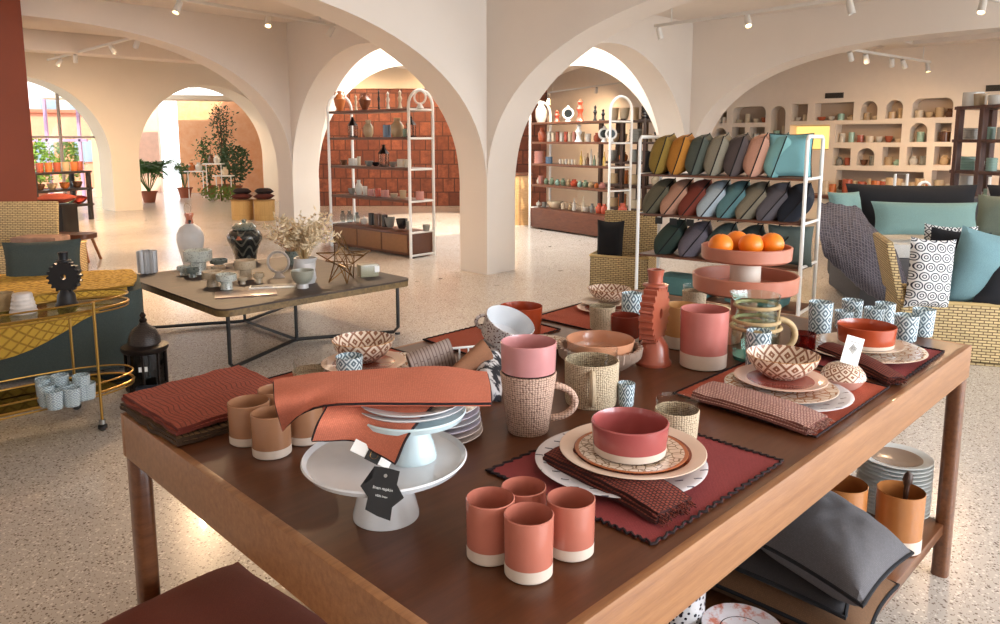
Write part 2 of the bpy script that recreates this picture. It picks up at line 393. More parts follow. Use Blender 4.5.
# ---------------------------------------------------------------- the room
HC = 3.3
b = NB(); box(b, (-1, 11, -.05), (46, 40, .1)); fl = struct('floor', b, floor_m)
# ceiling with the skylight opening over the court between the four columns
CW = .46; BAY = 4.33
c2 = Vector((-.15, 8.92)); ua = Vector((R2, R2)); va = Vector((-R2, R2))
c1 = c2+va*BAY; c3 = c2+ua*BAY; c5 = c2+ua*BAY+va*BAY
ctr = (c2+c5)/2; hs = BAY/2-CW/2
sky = [ctr+ua*a*hs+va*q*hs for a, q in ((-1, -1), (1, -1), (1, 1), (-1, 1))]
b = flatcurve([[(-16.0, -3.6), (14, -3.6), (14, 24), (-6.8, 24), (-14.6, 10.4)], sky], .12); bmesh.ops.translate(b, vec=(0, 0, HC), verts=b.verts)
struct('ceiling', b, plaster)

def arch(s, a, z0, zc, n=2.0, seg=48):
    pts = []
    for k in range(seg+1):
        th = PI*k/seg; c = math.cos(th); q = math.sin(th)
        pts.append((s+a*math.copysign(abs(c)**(2/n), c), z0+(zc-z0)*q**(2/n)))
    return pts          # from right to left
def archwall(name, p, d, L, opens, t=CW, mat=plaster, top=HC):
    # opens: (s, a, z0, zc, n) sorted along s; runs to the floor
    out = [(0, 0), (0, top), (L, top), (L, 0)]
    for s, a, z0, zc, n in sorted(opens, reverse=True): out += [(s+a, 0)]+arch(s, a, z0, zc, n)+[(s-a, 0)]
    b = flatcurve([out], t); d = Vector(d); nrm = Vector((-d.y, d.x)); q = Vector(p)-nrm*t/2
    upright(b, (q.x, q.y, 0), d, nrm); return struct(name, b, mat, smooth=20)
ha = (BAY-CW)/2; h2 = CW/2; AW = 3.7
# front arcade: left bay between the first two columns, then the wide arch to the right of the near column
archwall('wall_front_right', c1-va*0+Vector((-R2, R2))*h2, (R2, -R2), BAY+CW+2*AW+CW, [(h2+BAY/2, ha, .95, 2.83, 2.0), (h2+BAY+h2+AW, AW, .95, 2.93, 2.35)])
pA = c2-ua*(h2+2*AW+CW)
archwall('wall_front_left', pA, (R2, R2), h2+2*AW+CW+BAY+h2, [(CW+AW, AW, .95, 2.93, 2.35), (CW+2*AW+h2+BAY/2, ha, .95, 2.83, 2.0)])
pF = c1-ua*(h2+2*AW+CW)
archwall('wall_middle_left', pF, (R2, R2), h2+2*AW+CW+BAY+h2, [(CW+AW, AW, .95, 3.02, 2.5), (CW+2*AW+h2+BAY/2, ha, .95, 2.83, 2.0)])
archwall('wall_middle_right', c5+va*h2, (R2, -R2), BAY+CW+2*AW+CW, [(h2+BAY/2, ha, .95, 2.83, 2.0), (h2+BAY+h2+AW, AW, .95, 2.83, 2.6)])
for q in (c1, c2, c3, c5):
    b = NB(); box(b, (q.x, q.y, .48), (CW+.006, CW+.006, .96), PI/4); struct('wall_column', b, plaster)
# far left wall with two street arches
pL = Vector((-14.4, 10.5)); s0 = lambda x, y: (Vector((x, y))-pL).dot(ua)
archwall('wall_left', pL+va*.42, (R2, R2), 15.0, [(s0(-9.66, 15.24), 1.7, 1.13, 2.83, 2.0), (s0(-6.85, 18.05), 1.7, 1.13, 2.83, 2.0)], .84, cream)
# rust painted pillar at the left
b = NB(); q = G(34, 195, 1.2); box(b, (-5.58-.64, 9.05, HC/2), (.9, .9, HC), PI/4, .01)
struct('wall_pillar', b, plain('rust_paint', (138, 66, 40), .7, var=.1, vs=2))
# clay tile wall behind the far court
b = NB(); box(b, (-1.9, 17.95, 1.37), (6.0, .25, 2.74)); struct('wall_back', b, brick_m)
b = NB(); box(b, (-1.9, 18.0, 3.02), (6.0, .5, .56)); struct('wall_back_upper', b, cream)
b = NB(); box(b, (-4.7, .4, HC/2), (.2, 5.6, HC), math.radians(30)); struct('wall_light_block_left', b, plaster); b = NB(); box(b, (-.6, -3.5, HC/2), (6.4, .2, HC)); struct('wall_light_block_rear', b, plaster)  # unseen walls added to keep sky light off the table's left side
# niche wall at the right, plane x + y = K
K = 20.7
def nich(px, py):
    r = ray(px, py); rr = r.x/r.y; y = K/(1+rr); return (rr*y-1.0)/R2, D(px, py, y).z
def rr_rect(x0, y0, x1, y1, rad):
    pts = []
    for cx, cy, a0, r in ((x1-rad, y1-rad, 0, rad), (x0+rad, y1-rad, 90, rad)):
        for k in range(9): a = math.radians(a0+k*90/8); pts.append((cx+r*math.cos(a), cy+r*math.sin(a)))
    return pts+[(x0, y0), (x1, y0)]
NI = [('first dim niche beside the arch', 'r', 719, 111, 727, 123), ('wide round-cornered niche of the top row', 'o', 733, 106.5, 766, 122.7), ('tall arched niche', 'a', 771.5, 106, 786, 137),
 ('square niche of the top row', 'r', 792, 104, 808, 121), ('long niche under the vent', 'r', 815, 102.5, 854, 120.4), ('left arched niche of the top row', 'a', 861.5, 101, 878, 120), ('right arched niche of the top row', 'a', 886.5, 100, 903.5, 118.5),
 ('long round-cornered niche at the right', 'o', 913, 98, 954, 117.5), ('round-topped niche at the left end', 'a', 714, 128, 727, 140), ('small square niche of the second row', 'r', 732, 127, 745, 140), ('wider square niche of the second row', 'r', 750, 127, 765, 140),
 ('lamplit yellow niche', 'r', 790, 125, 830, 150), ('long niche of the second row', 'r', 836, 124, 902, 142.5), ('arched niche of the second row', 'a', 910.5, 123, 928, 142), ('square niche right of the arched one', 'r', 935.5, 123, 952, 142),
 ('first square niche of the third row', 'r', 833, 148, 851, 165.6), ('arched niche of the third row', 'a', 857.7, 148, 875, 165.6), ('middle square niche of the third row', 'r', 882.7, 147, 900, 165.6), ('fourth niche of the third row', 'r', 907, 147, 927, 165.2), ('last niche of the third row', 'r', 934.6, 146.5, 952, 165.2),
 ('long recess over the counter', 'r', 836, 171, 924, 192), ('last recess over the counter', 'r', 932, 171, 990, 192)]
holes = []; NR = []
for nm, k, a, t_, b_, c_ in NI:
    s1, zt = nich(a, t_); s2, _ = nich(b_, t_); sm = (a+b_)/2; zb = nich(sm, c_)[1]; zt = nich(sm, t_)[1]
    w = s2-s1; NR.append((nm, s1, s2, zb, zt))
    if k == 'r': holes.append([(s1, zb), (s1, zt), (s2, zt), (s2, zb)])
    elif k == 'o': holes.append(rr_rect(s1, zb, s2, zt, min(w, zt-zb)*.38))
    else: holes.append([(s1, zb), (s1, zt-w/2)]+[((s1+s2)/2-w/2*math.cos(PI*q/16), zt-w/2+w/2*math.sin(PI*q/16)) for q in range(1, 16)]+[(s2, zt-w/2), (s2, zb)])
nd = Vector((R2, -R2)); nb = Vector((R2, R2)); nP = Vector((1.0, K-1.0))
b = flatcurve([[(0, 0), (14, 0), (14, HC), (0, HC)]]+holes, .3); upright(b, (nP.x, nP.y, 0), nd, nb)
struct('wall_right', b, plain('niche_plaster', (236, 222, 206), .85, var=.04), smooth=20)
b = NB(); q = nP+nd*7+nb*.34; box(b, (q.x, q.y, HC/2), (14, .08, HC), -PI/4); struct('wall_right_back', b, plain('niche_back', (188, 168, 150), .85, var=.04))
def npos(s, z, dep=.13): q = nP+nd*s+nb*dep; return Vector((q.x, q.y, z))
# beams of the coffered ceilings
def beam(nm, p, q, w, z0=2.98, m=plaster):
    p = Vector(p); q = Vector(q); d = q-p; b = NB(); c = (p+q)/2; box(b, (c.x, c.y, (z0+HC)/2), (d.length, w, HC-z0), math.atan2(d.y, d.x), .01); struct(nm, b, m)
m1 = c1-ua*AW*1.05; beam('beam_left', m1+va*h2, m1+va*6.7, .4)
m1 = c1-ua*.2+va*3.4; beam('beam_left_cross', m1-ua*8, m1+ua*1, .4)
m2 = c3+nd*2.4; beam('beam_right', m2+ua*h2, m2+ua*2.1, .38); m2 = c3+ua*2.3; beam('beam_right_cross', m2, m2+nd*9, .38)
m2 = c3+nd*6.2; beam('beam_right_far', m2+ua*h2, m2+ua*4.2, .38)
# vents
for i, (px, py) in enumerate(((834.5, 95.5), (998, 88))):
    s, z = nich(px, py); b = NB(); q = npos(s, z, -.01); t = thing('air_vent', ['dark slotted air vent in the wall above the long top niche', 'dark slotted air vent at the right edge, above the brown shelf unit'][i], 'vent', q, -PI/4)
    obj('vent_frame', box(b, (0, 0, 0), (.34, .02, .1), bev=.004), plain('vent_dark', (70, 62, 54), .6), t)
    b = NB(); [box(b, (0, -.012, -.03+.02*k), (.30, .012, .006)) for k in range(4)]; obj('louvre', b, blackm, t)
# wall socket on the near column
b = NB(); q = Vector((-.04, 8.71, .12)); t = thing('wall_socket', 'small white wall socket low on the near column', 'socket', q, PI/4)
obj('socket_plate', box(NB(), (0, 0, 0), (.07, .012, .07), bev=.003), trimw, t)

# ---------------------------------------------------------------- street windows and patio
def bar(b, p, q, w): return tube(b, [p, q], w, 4)
wl = pL+va*.80
def lw(s, z): q = wl+ua*s; return (q.x, q.y, z)
glz = clear_glass('window_glass', (245, 250, 252))
for k, (cs, nm) in enumerate(((s0(-9.66, 15.24), 'window_1'), (s0(-6.85, 18.05), 'window_2'))):
    if k == 0:
        b = NB(); [bar(b, lw(cs+x, 0), lw(cs+x, 2.75), .035) for x in (-1.0, -.1, .95)]; bar(b, lw(cs-1.7, 1.62), lw(cs+1.7, 1.62), .03)
        o = struct(nm, b, plain('window_grey', (150, 140, 134), .5, var=0)); b = NB(); box(b, lw(cs, 1.4), (3.4, .01, 2.8), PI/4); g = obj('pane', b, glz, o)
# patio beyond the second arch
pc = Vector((-6.85, 18.05))
b = NB(); q = pc+va*3.9+ua*3.2; box(b, (q.x+1.0, q.y, 1.4), (6.4, .2, 2.9), math.radians(12)); 
def m_pat():
    t = NT('peach_wall'); v = t.co(); t.set(t.mix(t.ramp(t.noise(v, 5, 5, .7), .3, .75), lin((246, 194, 152)), lin((238, 166, 120))), .8); t.bump(t.noise(v, 20), .5, .02); return t.m
pat = m_pat(); struct('wall_patio', b, pat)
b = NB(); q = pc+va*4.4-ua*2.0; box(b, (q.x+.2, q.y+1.4, 1.3), (.35, .35, 2.9), .3); struct('wall_patio_post', b, plain('pale_yellow', (246, 220, 170), .8))
b = NB(); q = D(155, 190, 22.5); box(b, (q.x-.3, q.y, 1.4), (1.0, .3, 2.8), .2); struct('wall_patio_side', b, plain('pale_pink', (246, 206, 188), .8)); b = NB(); q = pc+va*5.2-ua*1.2; [bar(b, (q.x-2+x, q.y, 0), (q.x-2+x, q.y, 2.7), .05) for x in (0, .9, 1.8)]; bar(b, (q.x-2, q.y, 1.55), (q.x, q.y, 1.55), .05); struct('window_3', b, plain('window_lilac', (190, 150, 190), .5, var=0))
b = NB(); q = pc+va*3.4+ua*1.5; box(b, (q.x, q.y, 2.72), (8.5, 1.0, .12), math.radians(12)); struct('trim_patio_eave', b, cream)
# street houses beyond the first window
for i, (px, w, h, col, lab) in enumerate(((48, 3.6, 2.4, (238, 160, 130), 'pink low house across the street seen through the window'), (84, 3.0, 4.2, (232, 226, 238), 'pale lilac house across the street'), (8, 4.0, 5, (206, 222, 236), 'pale blue house front across the street, at the pillar'))):
    q = G(px, 200, .02); q = D(px, 190, 24+i*3.2); q.z = 0; t = thing('street_house', lab, 'house', q, PI/5)
    obj('wall', box(NB(), (0, 1, h/2), (w, 2, h), bev=.03), plain('house%d' % i, col, .9), t)
    b = NB(); [box(b, (x*w/5, -.02, z), (.5, .08, .7), bev=.01) for x in (-1.5, 0, 1.5) for z in ((1.2, ) if h < 3 else (1.2, 2.7))]; obj('window', b, plain('house_pane', (150, 170, 190), .2), t)
    obj('roof', box(NB(), (0, 1, h+.06), (w+.2, 2.2, .12), bev=.02), plain('house_roof', (200, 120, 96), .9), t)

def rrect(w, h, r, n=6):
    o = []
    for cx, cy, a in ((w/2-r, h/2-r, 0), (-w/2+r, h/2-r, 90), (-w/2+r, -h/2+r, 180), (w/2-r, -h/2+r, 270)):
        for k in range(n+1): q = math.radians(a+90*k/n); o.append((cx+r*math.cos(q), cy+r*math.sin(q)))
    return o
# ---------------------------------------------------------------- main display table
TZ = .85; SZ = .20
def uv2(p): return p.x*R2+p.y*R2, -p.x*R2+p.y*R2
def xy(u, v, z=0): return Vector((u*R2-v*R2, u*R2+v*R2, z))
TL = G(120, 413, TZ); TR = G(972, 345, TZ); u0, v1 = uv2(TL); u1, v0 = uv2(TR)
TC = xy((u0+u1)/2, (v0+v1)/2); TU = u1-u0; TV = v1-v0
table = thing('display_table', 'large stained wooden display table laid with pink and coral tableware', 'table', TC, PI/4)
def m_top():
    t = NT('table_top'); v = t.co('Object', (1.2, 14, 14)); a = t.noise(v, 3.5, 6, .65); g = t.noise(v, 26, 3)
    c = t.mix(t.ramp(a, .3, .7), lin((104, 62, 38)), lin((82, 47, 28))); c = t.mix(t.math('MULTIPLY', g, .3), c, lin((70, 38, 24)))
    t.set(c, .30, 0, 0, .35); t.bump(g, .04, .001); return t.m
obj('tabletop', box(NB(), (0, 0, TZ-.012), (TU-.036, TV-.036, .024)), m_top(), table)
for sx, sy, L in ((0, 1, TU), (0, -1, TU), (1, 0, TV), (-1, 0, TV)):
    c = (sx*(TU/2-.010), sy*(TV/2-.010), TZ-.0575); s = (L, .02, .115) if sx == 0 else (.02, L-.04, .115)
    obj('apron', box(NB(), c, s, bev=.003), apronwood, table)
for sx in (-1, 1):
    for sy in (-1, 1):
        b = NB(); x = sx*(TU/2-.045); y = sy*(TV/2-.045)
        x = sx*(TU/2-.029); y = sy*(TV/2-.029); extr([(x+a, y+c) for a, c in rrect(.054, .054, .02)], 0, TZ-.024, b); obj('leg', b, tablewood, table, smooth=30)
obj('lower_shelf', box(NB(), (0, 0, SZ-.02), (TU-.05, TV-.05, .04), bev=.003), tablewood, table)

# ---------------------------------------------------------------- coffee table and its wares
CZ = .455
cf = G(233, 372, 0); cu0, cv0 = uv2(cf); CUL, CVL = 1.47, 1.66
cc = xy(cu0+CUL/2-.04, cv0+CVL/2-.03); ct = thing('coffee_table', 'low square coffee table with dark plank top and bent black steel legs', 'table', cc, PI/4)
topw = wood('weathered_plank', (70, 52, 41), (46, 35, 29), (1.5, 9, 9), .6, 0); rimw = wood('plank_edge', (134, 106, 62), (92, 74, 44), (9, 9, 9), .6)
obj('tabletop', extr(rrect(CUL+.12, CVL+.1, .09), CZ-.012, CZ), topw, ct, smooth=20)
obj('plank_edge', extr(rrect(CUL+.115, CVL+.095, .09), CZ-.055, CZ-.012), rimw, ct, smooth=20)
for s in (-1, 1):
    x = CUL/2*.96; y = s*CVL/2*.95; ym = s*(CVL/2*.95-.36)
    for q_ in (-1, 1): obj('leg', tube(NB(), [(q_*x, y, CZ-.05), (q_*x, y, .06), (q_*(x-.03), y-s*.02, .022), (q_*.04, ym+s*.01, .022), (0, ym, .022)], .014, 8), blackm, ct)
    obj('centre_post', tube(NB(), [(0, ym, .01), (0, ym, CZ-.05)], .013, 8), blackm, ct)
obj('cross_brace', tube(NB(), [(0, -(CVL/2*.95-.36), .022), (0, CVL/2*.95-.36, .022)], .012, 8), blackm, ct)
for sx in (-1, 1):
    for sy in (-1, 1): obj('foot', lathe([(0, 0), (.022, 0), (.022, .014), (0, .014)], 14, c=(sx*CUL/2*.96, sy*(CVL/2*.95-.01), 0)), blackm, ct)

speckw = glaze('speckled_white', (206, 208, 198), ((70, 78, 76), 90, .28)); greyg = glaze('stone_grey_glaze', (122, 130, 122), ((54, 62, 58), 60, .3)); sand = glaze('sand_glaze', (206, 186, 158), ((120, 96, 74), 90, .2))
def goblet(name, px, bot, top, w, m, label, z=CZ, cat='goblet', wide=.50, group=None):
    q, r, h = fit(px, bot, top, w, z); r = max(r, .02)
    p = [(0, 0), (r*wide*1.2, 0), (r*wide*1.2, h*.04), (r*wide*1.1, h*.12), (r*wide*1.1, h*.5), (r*.80, h*.53), (r*.97, h*.56), (r, h*.6), (r, h), (r*.92, h), (r*.91, h*.68), (r*.6, h*.6), (0, h*.58)]
    return one(name, lathe(p, 28), m, label, cat, q, 0, group)
# bottle vase with cork coloured neck and ring
q, r, h = fit(192, 267, 213, 26, CZ); t = thing('bottle_vase', 'tall white bottle vase with coral neck and ring handle on the coffee table', 'vase', q)
obj('body', lathe([(0, 0), (r*.55, 0), (r*.62, .01), (r*.85, h*.28), (r, h*.48), (r*.97, h*.6), (r*.75, h*.72), (r*.3, h*.8), (r*.24, h*.82), (0, h*.82)], 36), glaze('chalk_white', (214, 210, 208), None, .5), t)
obj('neck', lathe([(0, h*.8), (r*.3, h*.8), (r*.24, h*.9), (r*.34, h*.97), (r*.3, h), (0, h)], 24), glaze('coral_neck', (196, 116, 88)), t)
obj('ring_handle', tube(NB(), [(-.01+.03*math.cos(a), 0, h*.99+.045+.045*math.sin(a)) for a in [2*PI*k/20 for k in range(20)]], .004, 6, closed=True), plain('pale_wire', (190, 170, 150), .5), t)
obj('spout', tube(NB(), [(r*.1, -r*.2, h*.82), (r*.25, -r*.5, h*.86)], .012, 8), blackm, t)
goblet('pedestal_bowl', 199, 276, 250, 27, speckw, 'largest speckled pedestal bowl, directly before the white bottle vase', cat='bowl')
goblet('footed_cup', 219, 269, 259, 17, greyg, 'grey speckled footed cup right of the largest pedestal bowl', cat='cup')
goblet('footed_cup', 184, 276, 266, 13, speckw, 'speckled cup at the left of the cluster, nearest the fluted grey vase', cat='cup')
goblet('footed_cup', 193, 278, 268, 12, greyg, 'small grey cup leaning on the foot of the largest pedestal bowl', cat='cup')
goblet('pedestal_bowl', 213, 288, 271, 20, sand, 'beige pedestal bowl half hidden behind the small white speckled one', cat='bowl')
goblet('pedestal_bowl', 227, 291, 274, 20, speckw, 'small white speckled pedestal bowl at the front of the cluster', cat='bowl')
goblet('pedestal_bowl', 246, 281, 260, 21, sand, 'sand coloured pedestal bowl in front of the black urn', cat='bowl')
goblet('footed_cup', 243, 285, 277, 10, sand, 'tiny sand cup at the foot of the sand pedestal bowl', cat='cup')
goblet('footed_cup', 259, 284, 273, 11, sand, 'pale ribbed cup right of the sand pedestal bowl', cat='cup')
goblet('footed_cup', 219, 275, 266, 14, sand, 'flat cup tucked under the grey footed cup, left of the urn', cat='cup')
# urn
q, r, h = fit(246, 264, 222, 34, CZ); t = thing('ginger_jar', 'dark glazed lidded urn with pale garland pattern behind the cups', 'jar', q)
def m_urn():
    t = NT('garland_glaze'); x = t.xyz(t.co('UV')); w = t.math('SINE', t.math('MULTIPLY', x[0], 40)); d = t.math('ABSOLUTE', t.math('SUBTRACT', t.math('MULTIPLY', x[1], 30), t.math('MULTIPLY', w, 1.2)))
    k = t.math('LESS_THAN', t.math('FRACT', t.math('MULTIPLY', d, .35)), .28); t.set(t.mix(k, lin((38, 40, 38)), lin((98, 96, 86))), .25, 0, .4); return t.m
urn = m_urn()
obj('body', lathe([(0, 0), (r*.55, 0), (r*.6, h*.03), (r*.72, h*.3), (r*.98, h*.55), (r, h*.66), (r*.85, h*.77), (r*.62, h*.82), (0, h*.82)], 36), urn, t)
obj('lid', lathe([(0, h*.82), (r*.66, h*.82), (r*.7, h*.88), (r*.5, h*.97), (r*.12, h), (r*.16, h*1.06), (0, h*1.08)], 28), greyg, t)
obj('garland_patch', lathe([(0, 0), (.035, 0), (.02, .03), (0, .035)], 12, c=(0, -r*.86, h*.6)), glaze('coral_neck', (196, 116, 88)), t)
# white face vase with pampas
q, r, h = fit(302, 291, 262, 24, CZ); q = q+Vector((-.03, .22, 0)); t = thing('face_vase', 'crumpled white vase full of dried pampas behind the footed bowl', 'vase', q); r *= 1.05
bm = lathe([(0, 0), (r*.7, 0), (r*.8, h*.2), (r*.95, h*.5), (r*.8, h*.8), (r*.95, h), (r*.85, h), (r*.7, h*.8), (0, h*.6)], 28)
for v in bm.verts: v.co.x += .012*math.sin(v.co.z*40+v.co.y*30)
obj('body', bm, glaze('chalk_white', (214, 210, 208)), t)
rnd = random.Random(3); b = NB(); tip = []
for k in range(70):
    a = rnd.uniform(0, 2*PI); s = rnd.uniform(.06, .30); hh = rnd.uniform(.14, .40); p0 = Vector((0, 0, h*.7)); p2 = Vector((math.cos(a)*s, math.sin(a)*s, h+hh*.8)); p1 = Vector((math.cos(a)*s*.35, math.sin(a)*s*.35, h+hh*.5)); tube(b, [p0, p1, p2], [.002, .002, .001], 4)
    for q_ in range(10): tip.append(p1.lerp(p2, rnd.uniform(.1, 1.1))+Vector((rnd.gauss(0, .012), rnd.gauss(0, .012), rnd.gauss(0, .012))))
obj('dried_stems', b, plain('straw', (206, 176, 128), .9), t)['kind'] = 'stuff'
obj('dried_plumes', leafs(NB(), tip, .05, 5, 0, .35), plain('pampas', (236, 214, 178), .95), t)['kind'] = 'stuff'
# brown dried bunch to the left of it
q = G(288, 270, CZ)+Vector((-.02, .25, 0)); t = thing('dried_grass_vase', 'brown dried grass in a dark jar between the urn and the pampas', 'vase', q)
obj('jar', lathe(*[vessel(.07, .05, .13)[0]], 24), greyg, t); b = NB(); tip = []
for k in range(60):
    a = rnd.uniform(0, 2*PI); s = rnd.uniform(.02, .2); p2 = Vector((math.cos(a)*s, math.sin(a)*s, .13+rnd.uniform(.08, .24))); tube(b, [(0, 0, .05), p2], .0015, 3)
    for q_ in range(8): tip.append(p2*rnd.uniform(.75, 1.0)+Vector((rnd.gauss(0, .01), rnd.gauss(0, .01), 0)))
obj('dried_grass', leafs(b, tip, .03, 6, 0, .3), plain('brown_grass', (168, 124, 76), .95), t)['kind'] = 'stuff'
# ring sculpture
q, r, h = fit(279, 279, 262, 20, CZ); t = thing('ring_candle_holder', 'open white ceramic ring on a flared foot beside the white vase', 'candle holder', q)
chalk = glaze('chalk_white', (214, 210, 208)); obj('foot', lathe([(0, 0), (.05, 0), (.02, .035), (.015, .05), (0, .05)], 20), chalk, t)
obj('ring', tube(NB(), [(.085*math.cos(a), 0, .125+.085*math.sin(a)) for a in [2*PI*k/24 for k in range(24)]], .011, 8, closed=True), chalk, t)
# patterned footed bowl
q, r, h = fit(303, 290, 270, 23, CZ); t = thing('footed_bowl', 'grey patterned footed bowl with white foot at the front of the coffee table', 'bowl', q)
obj('bowl', lathe([(0, h*.25), (r*.5, h*.25), (r*.8, h*.45), (r*.95, h*.7), (r, h), (r*.94, h), (r*.8, h*.6), (0, h*.4)], 32, cells=14, ch=.045), diamond('grey_lozenge', (196, 190, 170), (84, 96, 92), 2.5), t)
obj('foot', lathe([(0, 0), (r*.5, 0), (r*.45, h*.26), (0, h*.26)], 24), chalk, t)
# metal star
q = G(345, 281, CZ); sc = 27*mpp(q); t = thing('star_ornament', 'open wire star ornament of dark brass on the coffee table', 'ornament', q); b = NB(); gold = plain('dark_brass', (118, 88, 52), .35, .9, var=0)
core = bpy.data.meshes.new('tmp'); bb = NB(); bmesh.ops.create_icosphere(bb, subdivisions=1, radius=sc*.42)
for f in bb.faces:
    if f.index % 2: continue
    ap = f.calc_center_median().normalized()*sc*1.05
    for v in f.verts: tube(b, [v.co, ap], .0045, 5)
for e in bb.edges: tube(b, [e.verts[0].co, e.verts[1].co], .003, 4)
bb.free(); mz = min(v.co.z for v in b.verts); bmesh.ops.translate(b, vec=(0, 0, -mz), verts=b.verts); obj('wire_frame', b, gold, t)
# small box beside the star, tray and magazine
q = G(368, 276, CZ); t = thing('keepsake_box', 'small patterned box with white label behind the wire star', 'box', q, .5)
obj('box_body', box(NB(), (0, 0, .05), (.15, .10, .10), bev=.004), diamond('box_lozenge', (196, 184, 150), (70, 84, 78), 3, scale=18), t); obj('label_card', box(NB(), (.06, -.053, .06), (.04, .004, .05)), trimw, t)
q = G(273, 286, CZ+.008); t = thing('serving_tray', 'narrow dark tray with a white rim lying in front of the ring', 'tray', (q.x, q.y, CZ), .25)
obj('tray_base', box(NB(), (0, 0, .006), (.34, .11, .012), bev=.003), trimw, t); obj('tray_inlay', box(NB(), (0, 0, .013), (.31, .085, .004)), plain('slate', (58, 62, 68), .3), t)
q = G(246, 294, CZ); b = NB(); box(b, (0, 0, .004), (.42, .24, .008), bev=.002); one('magazine', b, plain('magazine_cover', (172, 140, 130), .3, var=.5, vs=18), 'flat glossy magazine at the near corner of the coffee table', 'magazine', (q.x, q.y, CZ), .35)
q, r, h = fit(139, 273, 250, 19, CZ); q = q+Vector((.10, -.05, 0)); one('fluted_vase', lathe(vessel(r, r, h)[0], 80, fl=(10, r*.22)), plain('silver_grey', (196, 194, 194), .35, .2), 'grey fluted cylinder vase at the left corner of the coffee table', 'vase', q)

# ---------------------------------------------------------------- left: chaise with quilt, bar cart, lantern
slate = weave('slate_fabric', (76, 86, 82), (48, 56, 54), .006, .006, .95, .2, .0008)
fr = G(147, 352, 0); ce = D(142, 275, fr.y)
ch = thing('chaise', 'slate grey upholstered chaise with mustard quilt behind the bar cart', 'sofa', (-2.42-.95*math.cos(.47)-.425*math.sin(.47), 4.98-.95*math.sin(.47)+.425*math.cos(.47), 0), .47)
h0 = .56
obj('body', extr(rrect(1.9, .85, .16, 8), .03, h0-.02), slate, ch, smooth=30)
b = NB(); bb, e = pillow(.50, .34, .16, seed=4); bmesh.ops.rotate(bb, matrix=Matrix.Rotation(math.radians(80), 3, 'X'), verts=bb.verts); bmesh.ops.translate(bb, vec=(.33, .36, h0+.10), verts=bb.verts); obj('backrest', bb, slate, ch)
for x in (-.8, .8):
    for y in (-.3, .3): obj('foot', lathe([(0, 0), (.03, 0), (.035, .05), (0, .05)], 14, c=(x, y, 0)), blackm, ch)
def m_quilt():
    t = NT('mustard_quilt'); x = t.xyz(t.co('UV', (1, 1, 1), PI/4)); a, b = cell(t, x[0], x[1], 17, 17); d = t.math('MINIMUM', t.math('SUBTRACT', .5, a), t.math('SUBTRACT', .5, b))
    g = t.ramp(d, 0, .16); t.set(t.mix(g, lin((152, 112, 34)), lin((198, 156, 56))), .85); t.bump(g, .8, .006); return t.m
quilt = m_quilt()
Lc = ch.matrix_basis
cw = lambda x, y, z: Lc @ Vector((x, y, z))
zt = h0+.012
rows = []
bt, _ = cloth([[(.90, -.36, zt-.0), (.93, 0, zt), (.90, .36, zt-.0)], [(.5, -.425, zt), (.5, 0, zt+.01), (.5, .41, zt)], [(0, -.43, zt), (0, 0, zt+.01), (0, .41, zt+.02)], [(-.5, -.43, zt), (-.45, -.1, zt+.02), (-.5, .24, zt+.10)], [(-1.0, -.43, zt), (-.95, -.1, zt+.14), (-.98, .24, zt+.30)]], 40, 26, .012, .012)
co_ = base(bt); o = obj('quilt', shifted(bt, co_), quilt); o.matrix_basis = Lc @ Matrix.Translation(co_); tag(o, 'mustard yellow quilted cover with diamond stitching spread over the chaise', 'quilt')
bt, e = cloth([[(x_, -.432, h0+.012) for x_ in (-.97, -.4, .2, .6, .86)], [(-.97, -.45, h0-.2), (-.4, -.46, h0-.2), (.2, -.46, h0-.19), (.6, -.45, h0-.08), (.86, -.44, h0-.0)], [(-.97, -.455, h0-.45), (-.4, -.48, h0-.43), (.2, -.475, h0-.36), (.6, -.455, h0-.17), (.86, -.442, h0-.02)]], 40, 16, .004, .010)
co_ = base(bt); o = obj('quilt_drop', bt, quilt, bpy.data.objects['quilt']); o.matrix_parent_inverse = (Lc.inverted() @ bpy.data.objects['quilt'].matrix_basis).inverted()

# bar cart: two stadium trays of brass and glass
brass = plain('brass', (176, 138, 70), .28, .95, var=.05)
ft = G(103, 430, 0); cx_ = ft.x; d_ = Vector((-1, -.34)).normalized(); nn = Vector((.34, -1)).normalized()
kd = Vector((-.42, -.08)); K0 = Vector((ft.x-.30, ft.y+.03))
cart = thing('bar_cart', 'oval brass bar cart with glass shelves on small castors', 'cart', (ft.x-.456, ft.y-.138, 0), PI/4)
def oval(a, bb_, z, n=48): return [(a*math.copysign(abs(math.cos(t))**.7, math.cos(t)), bb_*math.copysign(abs(math.sin(t))**.85, math.sin(t)), z) for t in [2*PI*k/n for k in range(n)]]
A_, B_ = .66, .22; zT = .655; zB = .20
smoke = clear_glass('smoky_glass', (196, 204, 190))
for nm, z in (('upper_tray', zT), ('lower_tray', zB)):
    b = NB(); tube(b, oval(A_, B_, z), .0075, 8, closed=True); o = obj(nm, b, brass, cart)
    obj('glass_shelf', extr([(p[0], p[1]) for p in oval(A_-.005, B_-.005, 0)], z-.006, z+.0), smoke if z > .3 else clear_glass('dark_mirror', (40, 46, 44), refl=.7), o)
    obj('gallery_rail', tube(NB(), oval(A_, B_, z+.045 if z > .3 else z+.05), .0048, 8, closed=True), brass, o)
    obj('tray_band', tube(NB(), oval(A_, B_, z-.018), .0045, 6, closed=True), brass, o)
